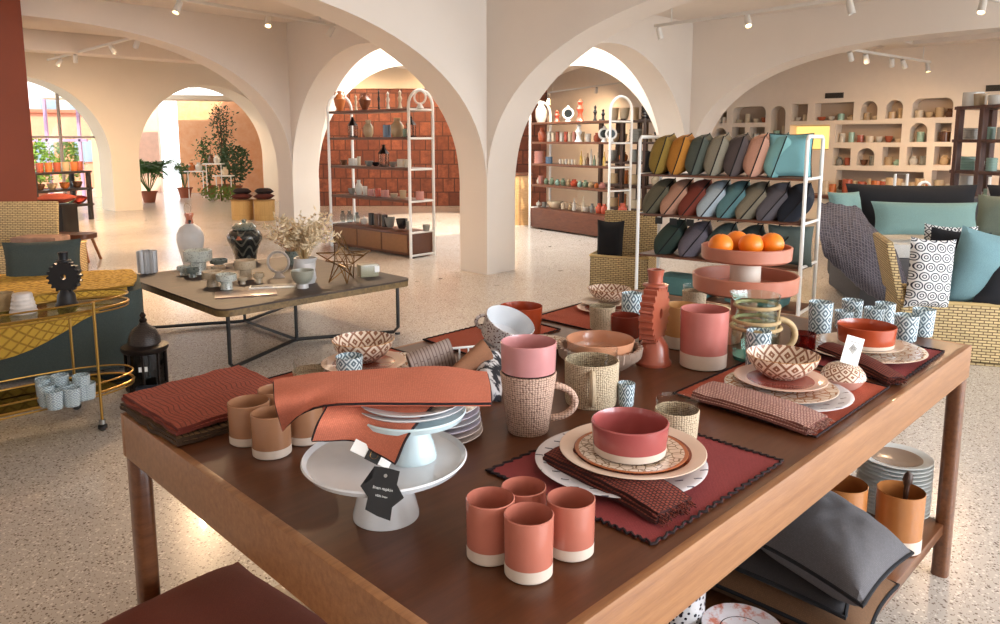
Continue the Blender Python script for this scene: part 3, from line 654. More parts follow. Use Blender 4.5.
for x in (-.42, .42):
    for y in (-1, 1):
        yy = y*(B_+.005); obj('post', tube(NB(), [(x, yy, .05), (x, yy, zT+.05)], .0075, 10), brass, cart)
        o = obj('castor', lathe([(0, 0), (.012, 0), (.024, .012), (.024, .028), (.012, .04), (0, .04)], 16, c=(x, yy, 0)), blackm, cart); obj('castor_cup', lathe([(0, .036), (.018, .036), (.016, .06), (0, .062)], 16, c=(x, yy, 0)), plain('grey_steel', (150, 146, 140), .35, .7), o)
CM = cart.matrix_basis
def beldi(seed=1): return clear_glass('painted_beldi_glass', (214, 232, 230), (232, 242, 246), 3.2, .45, .8)
def tumbler_glass(name, px, bot, top, w, z, label, m=None, cat='glass', group=None, cells=6, ch=.05, flare=.86, rz=0):
    q, r, h = fit(px, bot, top, w, z); p, _ = vessel(r, r*flare, h, .0025); return one(name, lathe(p, 30, cells=cells, ch=ch), m or beldi(), label, cat, q, rz, group)
zg = zB+.001
for i, (px, bo, to, lb) in enumerate(((46, 404, 378, 'backmost painted glass at the left end of the cart shelf row'), (62, 403, 375, 'painted glass behind the middle of the cart shelf group'), (83, 402, 375, 'painted glass standing apart at the back right of the cart shelf'),
        (56, 411, 391, 'front left painted glass on the lower shelf of the bar cart'), (73, 408, 388, 'front middle painted glass on the lower shelf of the bar cart'), (88, 401, 383, 'front right painted glass next to the brass post of the cart'), (48, 408, 385, 'painted glass squeezed in at the far left of the cart shelf'), (67, 405, 384, 'painted glass in the centre of the cart shelf group'))):
    tumbler_glass('painted_glass', px, bo, to, 16, zg, lb, group='painted glasses on the bar cart', ch=.04, cells=5)
zt2 = zT+.001
inky = plain('ink_glaze', (14, 15, 22), .42, var=0)
def cog_holder(px, bot, top, w, z, m, label, yaw, hole=True, teeth=18, widek=.5):
    q = G(px, bot, z); h = Z(top, q.y)-z; q = q+Vector((0, .03, 0)); R = h*.30*widek/.5; t = thing('cog_candle_holder', label, 'candle holder', q, yaw)
    obj('base', lathe([(0, 0), (h*.19, 0), (h*.19, h*.03), (h*.165, h*.06), (h*.15, h*.2), (h*.09, h*.29), (0, h*.3)], 28), m, t)
    zc = h*.54; out = []
    for k in range(teeth*4):
        a = 2*PI*k/(teeth*4); rr = R*(1.0 if k % 4 in (0, 1) else .86); out.append((rr*math.cos(a), rr*math.sin(a)))
    hl = [(R*.17*math.cos(2*PI*k/16), R*.17*math.sin(2*PI*k/16)) for k in range(16)]
    b = flatcurve([out, hl], h*.14); bmesh.ops.translate(b, vec=(0, 0, -h*.07), verts=b.verts); bmesh.ops.rotate(b, matrix=Matrix.Rotation(PI/2, 3, 'X'), verts=b.verts); bmesh.ops.translate(b, vec=(0, 0, zc), verts=b.verts)
    obj('cog_disc', b, m, t, smooth=30)
    zz = h*.80
    obj('candle_cup', lathe([(0, zz-h*.03), (h*.07, zz-h*.03), (h*.075, zz+h*.01), (h*.13, zz+h*.03), (h*.13, zz+h*.045), (h*.075, zz+h*.06), (h*.075, zz+h*.12), (h*.09, h), (h*.06, h), (h*.05, h*.9), (0, h*.9)], 24), m, t); return t
cog_holder(64, 306, 253, 30, zt2, inky, 'black cog shaped candle holder on the upper tray of the bar cart', .1)
q, r, h = fit(24, 315, 293, 24, zt2); p = [(0, 0), (r, 0)]
for k in range(5): z = h*k/5; rr = r*(1-.32*k/5); p += [(rr, z+h*.03), (rr*1.03, z+h*.1), (rr*.93, z+h*.19)]
p += [(r*.62, h), (0, h)]
one('ribbed_jar', lathe(p, 32), plain('banded_white', (226, 214, 206), .5, var=.2, vs=30), 'white beehive ribbed jar on the upper tray of the bar cart', 'jar', q)
q, r, h = fit(4, 312, 293, 20, zt2); one('woven_cup', lathe(vessel(r, r*.9, h)[0], 30), weave('seagrass', (198, 168, 122), (92, 66, 46), .012, .006, .8, .6, .002), 'small woven cup at the left edge of the bar cart tray', 'cup', q)
# lantern
q = G(137, 396, 0)+Vector((0, .14, 0)); ir = plain('dark_iron', (44, 34, 30), .45, .6, var=.3, vs=30, bump=.5, bs=60)
h = Z(312, q.y); t = thing('lantern', 'dark pierced metal lantern with domed top standing on the floor by the chaise', 'lantern', q, .3); r = .125
obj('base', lathe([(0, 0), (r, 0), (r, .02), (r*.92, .04), (0, .04)], 8), ir, t)
obj('glass_body', lathe([(r*.9, .04), (r*.9, h*.5)], 8), clear_glass('lantern_glass', (90, 84, 80)), t)
for k in range(8):
    a = 2*PI*k/8; obj('corner_bar', tube(NB(), [(r*.93*math.cos(a), r*.93*math.sin(a), .03), (r*.93*math.cos(a), r*.93*math.sin(a), h*.5)], .009, 6), ir, t)
obj('collar', lathe([(0, h*.5), (r*1.02, h*.5), (r*1.1, h*.53), (r*1.1, h*.57), (r*.85, h*.60), (0, h*.6)], 24), ir, t)
obj('dome', lathe([(0, h*.59), (r*.78, h*.59), (r*.74, h*.68), (r*.55, h*.78), (r*.22, h*.84), (r*.18, h*.87), (0, h*.87)], 24), weave('pierced_iron', (62, 48, 42), (14, 10, 9), .018, .012, .4, .8, .003), t)
obj('finial', lathe([(0, h*.86), (.018, h*.86), (.024, h*.9), (.012, h*.93), (.02, h*.955), (.008, h), (0, h)], 16), ir, t)
obj('price_card', box(NB(), (0, -r*.93, h*.32), (.05, .004, .03)), trimw, t)
q = G(151, 397, 0); b = NB(); box(b, (0, 0, .035), (.16, .05, .07), bev=.006); one('gift_box', b, plain('navy_card', (30, 36, 52), .4), 'small navy box on the floor at the right of the lantern', 'box', q, .2)

# ---------------------------------------------------------------- rattan trunks
linen = lambda nm, c: weave('linen_'+nm, c, tuple(int(x*.86) for x in c), .004, .004, .95, .25, .0006)
def trunk(name, label, loc, rz, w, d, h, lid=True, lidang=100, lidside='back', hl=None, lw=1.0):
    t = thing(name, label, 'trunk', loc, rz); th = .03
    b = NB(); box(b, (0, 0, .015), (w, d, .03)); 
    for c, s in (((0, -d/2+th/2, h/2), (w, th, h)), ((0, d/2-th/2, h/2), (w, th, h)), ((-w/2+th/2, 0, h/2), (th, d, h)), ((w/2-th/2, 0, h/2), (th, d, h))): box(b, c, s, bev=.008)
    obj('basket_body', b, rattan, t)
    obj('woven_rim', tube(NB(), [(w/2, -d/2, h), (w/2, d/2, h), (-w/2, d/2, h), (-w/2, -d/2, h)], .014, 8, closed=True), plain('rattan_rim', (210, 180, 124), .7), t)
    if lid:
        hh = hl or d; b = NB()
        if lidside == 'back': box(b, (-w*(1-lw)/2, 0, hh/2), (w*lw, .05, hh), bev=.015); M_ = Matrix.Translation((0, d/2, h)) @ Matrix.Rotation(math.radians(lidang-90), 4, 'X').inverted()
        else: box(b, (0, 0, hh/2), (.05, d, hh), bev=.015); M_ = Matrix.Translation((-w/2, 0, h)) @ Matrix.Rotation(math.radians(-(lidang-90)), 4, 'Y')
        bmesh.ops.transform(b, matrix=M_, verts=b.verts); obj('lid', b, rattan, t)
    return t
q = Vector((-5.30, 8.28, 0))
trunk('rattan_trunk', 'rattan trunk with raised lid at the foot of the rust pillar', q, math.radians(4), 1.10, .50, .40, True, 98, hl=.46, lw=.72)
b = NB(); box(b, (0, 0, .05), (.5, .3, .10), bev=.02); worldone('folded_blankets', shifted(b, -Vector((q.x+.2, q.y-.02, .40))), plain('dusty_pink_fabric', (176, 140, 122), .9, var=.4), 'stack of folded pinkish blankets in the rattan trunk by the pillar', 'blanket')
q2 = G(628, 290, 0)+Vector((0, .3, 0))
trunk('rattan_trunk', 'rattan trunk with tilted lid behind the cushion rack post', (q2.x, q2.y, 0), math.radians(-22), .62, .50, .34, True, 108, hl=.45)
cushion('black_throw_cushion', 'black cushion standing in the trunk behind the rack post', 'cushion', (q2.x-.16, q2.y+.02, .34-.26), (PI/2-.1, 0, math.radians(-22)), .30, .62, .16, linen('black', (26, 27, 33)), None)
q3 = G(955, 345, TZ); q3 = Vector((D(985, 330, 5.25).x, 5.32, 0)); tk = trunk('rattan_trunk', 'rattan trunk full of patterned and teal cushions beside the sofa', q3, math.radians(-18), 1.15, .62, .43, True, 104, 'side', hl=.42)
def m_rings():
    t = NT('ring_print'); x = t.xyz(t.co('Object', 15)); row = t.math('FLOOR', x[1]); sh = t.math('MULTIPLY', t.math('MODULO', t.math('ABSOLUTE', row), 2.0), .5)
    a = t.math('SUBTRACT', t.math('FRACT', t.math('ADD', x[0], sh)), .5); b = t.math('SUBTRACT', t.math('FRACT', x[1]), .5)
    d = t.math('SQRT', t.math('ADD', t.math('MULTIPLY', a, a), t.math('MULTIPLY', b, b)))
    k = t.math('MULTIPLY', t.math('GREATER_THAN', d, .36), t.math('LESS_THAN', d, .47)); k2 = t.math('MULTIPLY', t.math('GREATER_THAN', d, .12), t.math('LESS_THAN', d, .22))
    t.set(t.mix(t.math('MAXIMUM', k, k2), lin((226, 226, 226)), lin((40, 46, 62))), .9); return t.m
rings = m_rings(); blackf = linen('black', (26, 27, 33)); tealf = linen('teal', (124, 162, 170)); seafoam = linen('seafoam', (134, 168, 164))
def cu(name, px, py, y, w, h, t_, m, label, yaw=0, lean=15, roll=0, trim=None, group=None, seed=0):
    p = D(px, py, y); return cushion(name, label, 'cushion', p, (PI/2-math.radians(lean), math.radians(0), math.radians(yaw)) if not roll else (Matrix.Rotation(math.radians(yaw), 3, 'Z') @ Matrix.Rotation(PI/2-math.radians(lean), 3, 'X') @ Matrix.Rotation(math.radians(roll), 3, 'Z')).to_euler(), w, h, t_, m, trim, group, seed=seed)
cu('printed_cushion', 926, 309, 5.15, .30, .50, .18, rings, 'white cushion printed with dark rings standing in the trunk', -8, 4, -3)
cu('black_cushion', 950, 303, 5.36, .40, .54, .14, blackf, 'black cushion squeezed behind the ring printed cushion', -12, 4, -5, seed=2)
cu('rolled_cushion', 972, 309, 5.20, .46, .56, .28, tealf, 'crumpled teal cushion at the right of the ring printed cushion', -10, 0, -12, seed=3)
cu('black_cushion', 1003, 314, 5.05, .44, .42, .20, blackf, 'black cushion lying low at the right edge, in the trunk', -5, 10, -20, seed=5)
cu('printed_cushion', 943, 299, 5.52, .36, .56, .10, diamond('zigzag_print', (216, 216, 214), (34, 36, 44), 2.2, .9, 'Object', 20), 'zigzag printed cushion peeking out behind the ring printed one', -14, 2, -2, seed=8)

# ---------------------------------------------------------------- sofa at the right
sx, sy = D(905, 260, 6.0).x, 6.0
so = thing('sofa', 'charcoal grey daybed sofa with black back cushions and white seat cover', 'sofa', (4.66, 7.05, 0), math.radians(-10))
charc = linen('charcoal', (92, 90, 92))
b = NB(); box(b, (0, 0, .27), (2.6, 1.1, .46), bev=.03); obj('base', b, charc, so); obj('seat', box(NB(), (0, -.05, .56), (2.56, 1.0, .14), bev=.05), linen('offwhite', (224, 222, 218)), so)
obj('backrest', box(NB(), (0, .56, .56), (2.6, .2, .85), bev=.05), charc, so)
for x in (-.66, .66):
    bb, e = pillow(1.24, .52, .26, seed=x); bmesh.ops.rotate(bb, matrix=Matrix.Rotation(math.radians(78), 3, 'X'), verts=bb.verts); bmesh.ops.translate(bb, vec=(x+.06, .38, .86), verts=bb.verts); obj('back_cushion', bb, blackf, so)
for x in (-1.2, 1.2):
    for y in (-.45, .5): obj('foot', lathe([(0, 0), (.025, 0), (.03, .05), (0, .05)], 12, c=(x, y, 0)), blackm, so)
cu('lumbar_cushion', 926, 236, 6.85, .92, .33, .17, seafoam, 'long seafoam green lumbar cushion against the black sofa back', -10, 22, 0)
cu('side_cushion', 848, 222, 7.1, .34, .30, .14, seafoam, 'small seafoam cushion at the left end of the sofa', 10, 20, 0)
cu('side_cushion', 1004, 240, 6.75, .5, .42, .18, linen('sage', (122, 134, 122)), 'sage grey cushion at the right edge of the photo on the sofa', -40, 20, 0, seed=7)
# throw blanket over the sofa's near corner
def m_throw():
    t = NT('waffle_throw'); x = t.xyz(t.co('UV')); a, b = cell(t, x[0], x[1], 32, 32); g = t.ramp(t.math('MAXIMUM', a, b), .30, .5)
    t.set(t.mix(g, lin((82, 78, 90)), lin((136, 132, 140))), .95); t.bump(g, .9, .008); return t.m
P3 = lambda px, py, y: D(px, py, y)
bt, e = cloth([[P3(818, 204, 7.17), P3(838, 203, 7.12), P3(858, 208, 7.07), P3(872, 226, 6.82), P3(896, 250, 6.52)], [P3(818, 224, 6.72), P3(838, 228, 6.67), P3(862, 234, 6.57), P3(882, 252, 6.42), P3(906, 280, 6.22)], [P3(822, 248, 6.47), P3(842, 256, 6.37), P3(864, 272, 6.27), P3(886, 288, 6.22), P3(912, 306, 6.07)], [P3(824, 256, 6.42), P3(846, 276, 6.27), P3(866, 292, 6.22), P3(892, 308, 6.12), P3(915, 322, 6.02)]], 44, 34, .02, .01)
o = worldone('throw_blanket', bt, m_throw(), 'purple grey waffle throw hanging over the corner of the sofa', 'blanket')

# ---------------------------------------------------------------- cushion rack
rp = [D(640, 141, 6.9), D(808, 137, 6.0)]; RA = Vector((rp[0].x, rp[0].y)); RB = Vector((rp[1].x, rp[1].y)); RD = RB-RA; RLn = RD.length; ang = math.atan2(RD.y, RD.x)
rack = thing('cushion_rack', 'white tube rack with wooden shelves full of leaning cushions', 'rack', ((RA.x+RB.x)/2, (RA.y+RB.y)/2, 0), ang)
RM = rack.matrix_basis; dp = .44; ht = 1.58
for s in (-1, 1):
    x = s*RLn/2; obj('end_frame', tube(NB(), [(x, 0, 0), (x, 0, ht-.03), (x, .03, ht), (x, dp-.03, ht), (x, dp, ht-.03), (x, dp, 0)], .016, 8), trimw, rack)
    for z in ((.14, .52, .88, 1.24) if s == 1 else (1.24, .88)): obj('rung', tube(NB(), [(x, 0, z), (x, dp, z)], .013, 8), trimw, rack)
LV = (1.235, .875, .50, .14)
for z in LV: obj('shelf', box(NB(), (0, dp/2, z), (RLn-.02, dp-.02, .02), bev=.003), walnut, rack)
bpip = linen('piping', (24, 22, 24))
tiers = [[((150, 122, 52), 'olive mustard'), ((196, 130, 48), 'amber'), ((88, 94, 84), 'dark sage'), ((150, 142, 124), 'khaki grey'), ((92, 80, 78), 'mauve brown'), ((214, 160, 136), 'peach pink'), ((134, 186, 186), 'light turquoise')],
         [((100, 94, 74), 'brown olive'), ((196, 146, 120), 'dusty pink'), ((130, 58, 42), 'brick red'), ((186, 200, 210), 'ice blue'), ((96, 136, 140), 'slate teal'), ((140, 130, 110), 'taupe'), ((104, 98, 104), 'plum grey'), ((30, 34, 46), 'navy')],
         [((46, 62, 54), 'bottle green'), ((110, 102, 112), 'lilac grey'), ((88, 104, 100), 'grey green'), ((70, 84, 82), 'dim teal'), ((84, 96, 94), 'stone green')]]
wh = ['top', 'second', 'third']
for ti, tr in enumerate(tiers):
    n = len(tr)
    for k, (c, nm) in enumerate(tr):
        x = -RLn/2+.10+(RLn-(.42 if ti == 0 else .24))*k/(n-1) if ti < 2 else -RLn/2+.22+(RLn-.5)*k/(n-1)
        p = RM @ Vector((x-.06, .02, LV[ti]+.012)); sz = .42 if ti == 0 else .40
        # stands on its lower edge, face turned toward the right end, leaning back
        E = (Matrix.Rotation(ang-math.radians(72 if ti == 0 else 66), 3, 'Z') @ Matrix.Rotation(PI/2-math.radians(14 if ti == 0 else 30), 3, 'X')).to_euler()
        E = (Matrix.Rotation(ang, 3, 'Z') @ Matrix.Rotation(math.radians(18 if ti == 0 else 38), 3, 'Y') @ Matrix.Rotation(math.radians(106), 3, 'Z') @ Matrix.Rotation(PI/2, 3, 'X')).to_euler()
        p = RM @ Vector((x-(.02 if ti == 0 else .10), dp/2, LV[ti]+.012))
        cushion('rack_cushion', nm+' cushion with black piping leaning on the '+wh[ti]+' shelf of the rack', 'cushion', p, E, .40 if ti < 2 else .34, sz-.05, .23, linen('rack%d_%d' % (ti, k), c), bpip, seed=k+ti*9)
p = RM @ Vector((RLn/2-.16, .10, LV[0]+.012)); cushion('rack_cushion', 'turquoise cushion facing forward behind the right ladder of the rack', 'cushion', p, (Matrix.Rotation(ang+.25, 3, 'Z') @ Matrix.Rotation(PI/2-.1, 3, 'X')).to_euler(), .34, .36, .12, linen('turq2', (128, 182, 188)), bpip, seed=31)
p = RM @ Vector((RLn/2-.13, .12, LV[2]+.012)); cushion('rack_cushion', 'grey green cushion facing forward behind the right ladder, third shelf', 'cushion', p, (Matrix.Rotation(ang+.25, 3, 'Z') @ Matrix.Rotation(PI/2-.1, 3, 'X')).to_euler(), .36, .34, .15, linen('gg2', (92, 104, 100)), None, seed=32)
p = RM @ Vector((-RLn/2+.02, .3, LV[0]+.0)); cushion('rack_cushion', 'black cushion at the far left end of the top rack shelf', 'cushion', p, (Matrix.Rotation(ang+.1, 3, 'Z') @ Matrix.Rotation(PI/2-.2, 3, 'X')).to_euler(), .26, .22, .14, blackf, None, seed=33)
tealb = linen('teal_throw', (78, 118, 116))
for x in (-.3, .35):
    p = RM @ Vector((x, .14, LV[3]+.012)); b = NB(); box(b, (0, 0, .09), (.5, .30, .18), bev=.05); one('folded_throw', b, tealb, 'teal folded throw on the bottom shelf of the rack, '+('left' if x < 0 else 'right')+' side', 'blanket', p, ang)
for k, x in enumerate((-.52, -.38, -.22)):
    b = NB(); box(b, (0, 0, 0), (.07, .004, .06)); p = RM @ Vector((x, -.012, LV[1]-.045)); t = thing('hang_tag', 'black cushion tag hanging below the second shelf, number %d from the left post' % (k+1), 'tag', p, ang)
    t['label'] = ['black tag hanging at the left post below the second shelf', 'black tag below the dusty pink cushion', 'black tag below the brick red cushion'][k]; obj('card', b, blackm, t); obj('thread', tube(NB(), [(0, 0, .03), (0, .0, .05)], .0015, 4), blackm, t)

# ---------------------------------------------------------------- rust stool at the lower left
q = G(243, 556, .43); b, e = pillow(.80, .80, .22, 20, seed=12)
st = thing('stool', 'rust velvet pouffe tucked under the near side of the table', 'stool', (q.x, q.y-.42, 0), PI/4+.12)
bmesh.ops.translate(b, vec=(0, 0, .33), verts=b.verts); rv = linen('rust_velvet', (122, 52, 30)); obj('cushion_top', b, rv, st); obj('seat_body', extr(rrect(.60, .60, .1), .03, .30), rv, st, smooth=30)
for x in (-.24, .24):
    for y in (-.24, .24): obj('foot', lathe([(0, 0), (.02, 0), (.025, .03), (0, .035)], 12, c=(x, y, 0)), blackm, st)

# ---------------------------------------------------------------- wares on the display table
E = .0008; T0 = TZ+E
whiteb = glaze('cream_body', (226, 208, 192), None, .55); coral = glaze('coral_glaze', (192, 116, 98)); beige = glaze('beige_glaze', (172, 124, 92)); pinkg = glaze('pink_glaze', (212, 148, 148)); rosy = glaze('rose_glaze', (176, 90, 88))
rustg = glaze('rust_glaze', (168, 66, 34)); brickg = glaze('brick_glaze', (134, 52, 36)); amber = glaze('amber_glaze', (186, 122, 66)); whitec = glaze('white_ceramic', (226, 228, 232), None, .15); creamg = glaze('cream_glaze', (226, 204, 180)); honey = glaze('honey_glaze', (204, 150, 98))
def tumb(name, px, bot, top, w, z, m, label, cat='tumbler', group=None, bs=.22, taper=.97, m2=None, dy=0, minh=0):
    q, r, h = fit(px, bot, top, w, z); h = max(h, minh); q = q+Vector((0, dy, 0)); p, mi = vessel(r, r*taper, h, .0035, h*bs); return one(name, lathe(p, 40, mi), [m, m2 or whiteb], label, cat, q, 0, group)
tumb('tumbler', 528.4, 587, 514, 50, T0, coral, 'coral tumbler with bare white base, frontmost of the four on the table')
tumb('tumbler', 490.4, 568.5, 498, 49, T0, coral, 'coral tumbler, leftmost of the four in front of the dinner plates')
tumb('tumbler', 570, 564, 498, 48.5, T0, coral, 'coral tumbler, rightmost of the four, nearest the folded brick napkin')
tumb('tumbler', 523.5, 545, 486.5, 45, T0, coral, 'coral tumbler, hindmost of the four, standing behind the frontmost one')
tumb('tumbler', 250.7, 448, 401.5, 40.5, T0, beige, 'beige tumbler nearest the folded rust placemats')
tumb('tumbler', 272.7, 461, 412.5, 39, T0, beige, 'front beige tumbler of the group by the cake stand')
tumb('tumbler', 306, 447, 402, 36, T0, beige, 'beige tumbler half under the hanging coral napkin')
tumb('tumbler', 277, 432, 389, 34, T0, beige, 'small glimpse of a beige tumbler at the back, under the coral napkin')

# placemats: quads on the table top with a dark sewn edge
def mat3(name, A, B, C, m, trim, label, z=T0, wav=.004, th=.003, fr=None, cat='placemat'):
    # A left, B near, C right corners in pixels; the far corner closes the parallelogram
    a, b_, c = (G(p[0], p[1], z) for p in (A, B, C)); ex = c-b_; ey = a-b_; ey = (ey-ex*(ey.dot(ex)/ex.dot(ex))*.6)
    bt, e = cloth([[b_+ex*i*.25+ey*j*.5 for j in range(3)] for i in range(5)], 30, 22, .0012, th)
    for v in bt.verts: v.co.z = max(v.co.z, z+.0004) if v.co.z > z+.001 else z
    loc = (b_+ex*.5+ey*.5); loc.z = z; t = thing(name, label, cat, loc); obj('cloth', shifted(bt, loc), m, t)
    pts = []; n = len(e)
    for k, p in enumerate(e):
        for q in range(3):
            f = q/3; r = e[k].lerp(e[(k+1) % n], f); w = wav*math.sin((k*3+q)*1.7); d = (r-loc); d.z = 0; pts.append(Vector((r.x-loc.x, r.y-loc.y, .003))+d.normalized()*w)
    obj('stitched_edge', tube(NB(), pts, .0028, 5, closed=True), trim, t); return t
blackt = linen('edge_black', (40, 22, 24)); linred = weave('linen_red', (158, 66, 66), (112, 34, 38), .0030, .0030, .9, .3, .0006); linor = weave('linen_orange', (188, 98, 70), (160, 56, 34), .0030, .0030, .9, .3, .0006)
mat3('placemat', (484, 473), (653, 545), (783, 462), linred, blackt, 'dark red placemat with scalloped black edge under the pink bowl setting', wav=.005)
mat3('placemat', (683, 390), (816, 438), (889, 388), linor, blackt, 'orange red placemat under the brown patterned bowl setting by the table edge', wav=.001)
mat3('placemat', (800, 358), (897, 385), (944, 352), linred, blackt, 'dark red placemat with black edge at the far right corner of the table', wav=.005)
mat3('placemat', (543, 315), (640, 342), (700, 318), linor, blackt, 'orange placemat with black edge at the back, under the woven glasses', wav=.001)
mat3('placemat', (255, 383), (330, 420), (470, 372), linor, blackt, 'orange placemat at the back left under the white patterned bowl', wav=.001)
mat3('placemat', (432, 338), (470, 356), (560, 330), linor, blackt, 'rust placemat at the table back beside the speckled cups', wav=.004)

# folded waffle placemats at the left corner
waf_r = weave('waffle_rust', (182, 86, 62), (104, 42, 32), .012, .008, .95, 1.0, .005, mortar=.2, off=0); waf_o = weave('waffle_olive', (142, 106, 66), (64, 44, 28), .016, .009, .95, 1.0, .006, mortar=.28, off=0); waf_b = weave('waffle_brick', (140, 62, 46), (60, 24, 20), .008, .008, .95, 1.0, .004); waf_p = weave('waffle_pink', (216, 170, 156), (130, 80, 72), .008, .008, .95, 1.0, .004)
def slab(name, pts, z, th, m, label, cat='placemat', layers=2, wob=.004, seed=0, fringe=None):
    a, b_, c, d = [G(p[0], p[1], z) for p in pts]; loc = (a+b_+c+d)/4; loc.z = z; t = thing(name, label, cat, loc); lt = th/layers
    for k in range(layers):
        s = 1-.02*k; zz = z+lt*(k+.5); R = [[a, (a+d)/2, d], [(a+b_)/2, (a+b_+c+d)/4, (c+d)/2], [b_, (b_+c)/2, c]]
        R = [[Vector((loc.x+(p.x-loc.x)*s, loc.y+(p.y-loc.y)*s, zz)) for p in row] for row in R]
        bt, e = cloth(R, 34, 24, .0, lt*.9)
        for v in bt.verts:
            v.co.x += wob*mnoise.noise(v.co*22+Vector((seed+k*3, 0, 0))); v.co.y += wob*mnoise.noise(v.co*22+Vector((0, seed+k*3, 9))); v.co.z += lt*.35*mnoise.noise(Vector((v.co.x*14, v.co.y*14, seed+k)))
        zm = min(v.co.z for v in bt.verts)
        if k == 0:
            for v in bt.verts: v.co.z += z-zm
        obj('fold', shifted(bt, loc), m if not isinstance(m, list) else m[k], t)
    return t
slab('folded_placemats', [(119, 410), (177, 448), (296, 416), (238, 381)], T0, .020, waf_o, 'olive brown folded woven placemat lying lowest at the left table corner', layers=2, wob=.010, seed=2)
slab('folded_placemats', [(121, 401), (177, 436), (300, 400), (241, 370)], T0+.024, .018, waf_r, 'rust red folded woven placemat on top of the olive one at the left corner', layers=2, wob=.010, seed=5)

# the pink bowl setting
q, r = fitc(620, 466, 170, T0+.004); r0 = r
def m_dash():
    t = NT('dashed_white'); x = t.xyz(t.co('Object', 26)); a = t.math('ABSOLUTE', t.math('SUBTRACT', t.math('FRACT', t.math('ADD', x[0], t.math('MULTIPLY', t.math('FLOOR', x[1]), .4))), .5)); b = t.math('ABSOLUTE', t.math('SUBTRACT', t.math('FRACT', x[1]), .5))
    k = t.math('MULTIPLY', t.math('LESS_THAN', a, .22), t.math('LESS_THAN', b, .06)); t.set(t.mix(k, lin((224, 222, 228)), lin((70, 70, 92))), .2, 0, .3); return t.m
one('dinner_plate', lathe(plate_prof(r, .018), 56), m_dash(), 'white dinner plate with short dark dashes, lowest of the pink bowl setting', 'plate', q)
def m_rimplate(name, bands, inner=None):
    # concentric bands by radius (metres): list of (r, colour)
    t = NT(name); x = t.xyz(t.co('Object')); d = t.math('SQRT', t.math('ADD', t.math('MULTIPLY', x[0], x[0]), t.math('MULTIPLY', x[1], x[1]))); c = lin(bands[0][1])
    if inner:
        v = t.co('Object'); w = t.vor(v, inner[1], feature='DISTANCE_TO_EDGE'); k = t.math('LESS_THAN', w, inner[2]); c = t.mix(k, c, lin(inner[0]))
    for rr, col in bands[1:]: c = t.mix(t.math('GREATER_THAN', d, rr), c, lin(col))
    t.set(c, .22, 0, .3); return t.m
qc, rc = fitc(632, 453, 145, T0+.034)
one('charger_plate', lathe(plate_prof(rc, .020), 56), m_rimplate('charger', [(0, (196, 128, 92)), (rc*.60, (132, 58, 34)), (rc*.80, (232, 206, 186))]), 'cream charger plate with broad brown ring above the brick napkin', 'plate', qc-Vector((0, 0, .006)))
q2_, r2 = fitc(631, 450, 112, T0+.045)
one('side_plate', lathe(plate_prof(r2, .012, .003), 48), m_rimplate('leafy', [(0, (226, 206, 184)), (r2*.93, (176, 96, 50))], ((140, 112, 84), 60, .06)), 'small plate with branching brown pattern directly under the pink bowl', 'plate', q2_-Vector((0, 0, .008)))
zb_ = T0+.045; q, r, h = fit(629, 467, 421, 77, zb_); p, mi = vessel(r, r*.93, h, .006, h*.28); one('bowl', lathe(p, 48, mi), [rosy, whiteb], 'rose pink bowl with cream foot on the front setting', 'bowl', q)
def napkin(name, label, A, B, w, z, m, hs_=(0, 0, 0, 0), layers=3, lt=.008, fringe=True, seed=0):
    # folded strip running A -> B (pixels at z), width w metres toward the far side
    a = G(A[0], A[1], z); b_ = G(B[0], B[1], z); d = (b_-a); n = Vector((-d.y, d.x, 0)).normalized(); loc = (a+b_)/2+n*w/2; loc.z = z; t = thing(name, label, 'napkin', loc)
    for k in range(layers):
        rows = []
        for j in range(3):
            off = n*(w*(j/2)*(1-.04*k)+.004*k); rows.append([a+d*(i/(len(hs_)-1))+off+Vector((0, 0, lt*(k+.5)+hs_[i]*(1 if j else .55))) for i in range(len(hs_))])
        bt, e = cloth(rows, 34, 14, .002, lt*1.05, seed+k)
        for v in bt.verts: v.co.x += .002*mnoise.noise(v.co*40); v.co.y += .002*mnoise.noise(v.co*40+Vector((3, 3, 3))); v.co.z = max(v.co.z, z)
        obj('fold', shifted(bt, loc), m, t)
    if fringe:
        b = NB(); rnd = random.Random(seed)
        for q_ in range(80):
            s = rnd.random(); p = b_+n*w*s+Vector((0, 0, rnd.uniform(.004, lt*layers)+hs_[-1])); dd = d.normalized(); tube(b, [p-dd*.01, p+dd*rnd.uniform(.006, .016)+Vector((rnd.uniform(-.004, .004), rnd.uniform(-.004, .004), rnd.uniform(-.006, .0)))], .0012, 4)
        for v in b.verts: v.co.z = max(v.co.z, z)
        o = obj('fringe', shifted(b, loc), m, t); o['kind'] = 'stuff'
    return t
napkin('folded_napkin', 'brick red waffle napkin folded under the cream charger plate', (541, 468), (655, 526), .105, T0+.003, waf_b, (.016, .020, .020, .016, .002), 3, .007, seed=3)

# cake stand with the smaller stand, plates and napkins on it
def cake_stand(name, label, px, pyc, w, ztop, z, rb, m, wt=.6):
    q, r = fitc(px, pyc, w, ztop); q.z = z; H = ztop-z; t = thing(name, label, 'cake stand', q)
    obj('pedestal', lathe([(0, 0), (rb, 0), (rb*1.0, .006), (rb*.86, H*.35), (rb*wt, H*.8), (rb*wt*1.05, H-.012), (0, H-.012)], 44), m, t)
    obj('stand_plate', lathe([(0, H-.016), (r*.5, H-.016), (r*.95, H-.008), (r, H+.002), (r*.985, H+.005), (r*.93, H-.002), (r*.3, H-.004), (0, H-.004)], 64), m, t); return t, q, r
zc1 = TZ+.115
t1, q1, r1 = cake_stand('cake_stand', 'large white cake stand with a tag hanging from the napkins above', 385, 457, 164, zc1, T0, .062, whitec, .82)
qs = G(418, 452, zc1); qs.z = zc1-.003; zc2 = zc1+.085
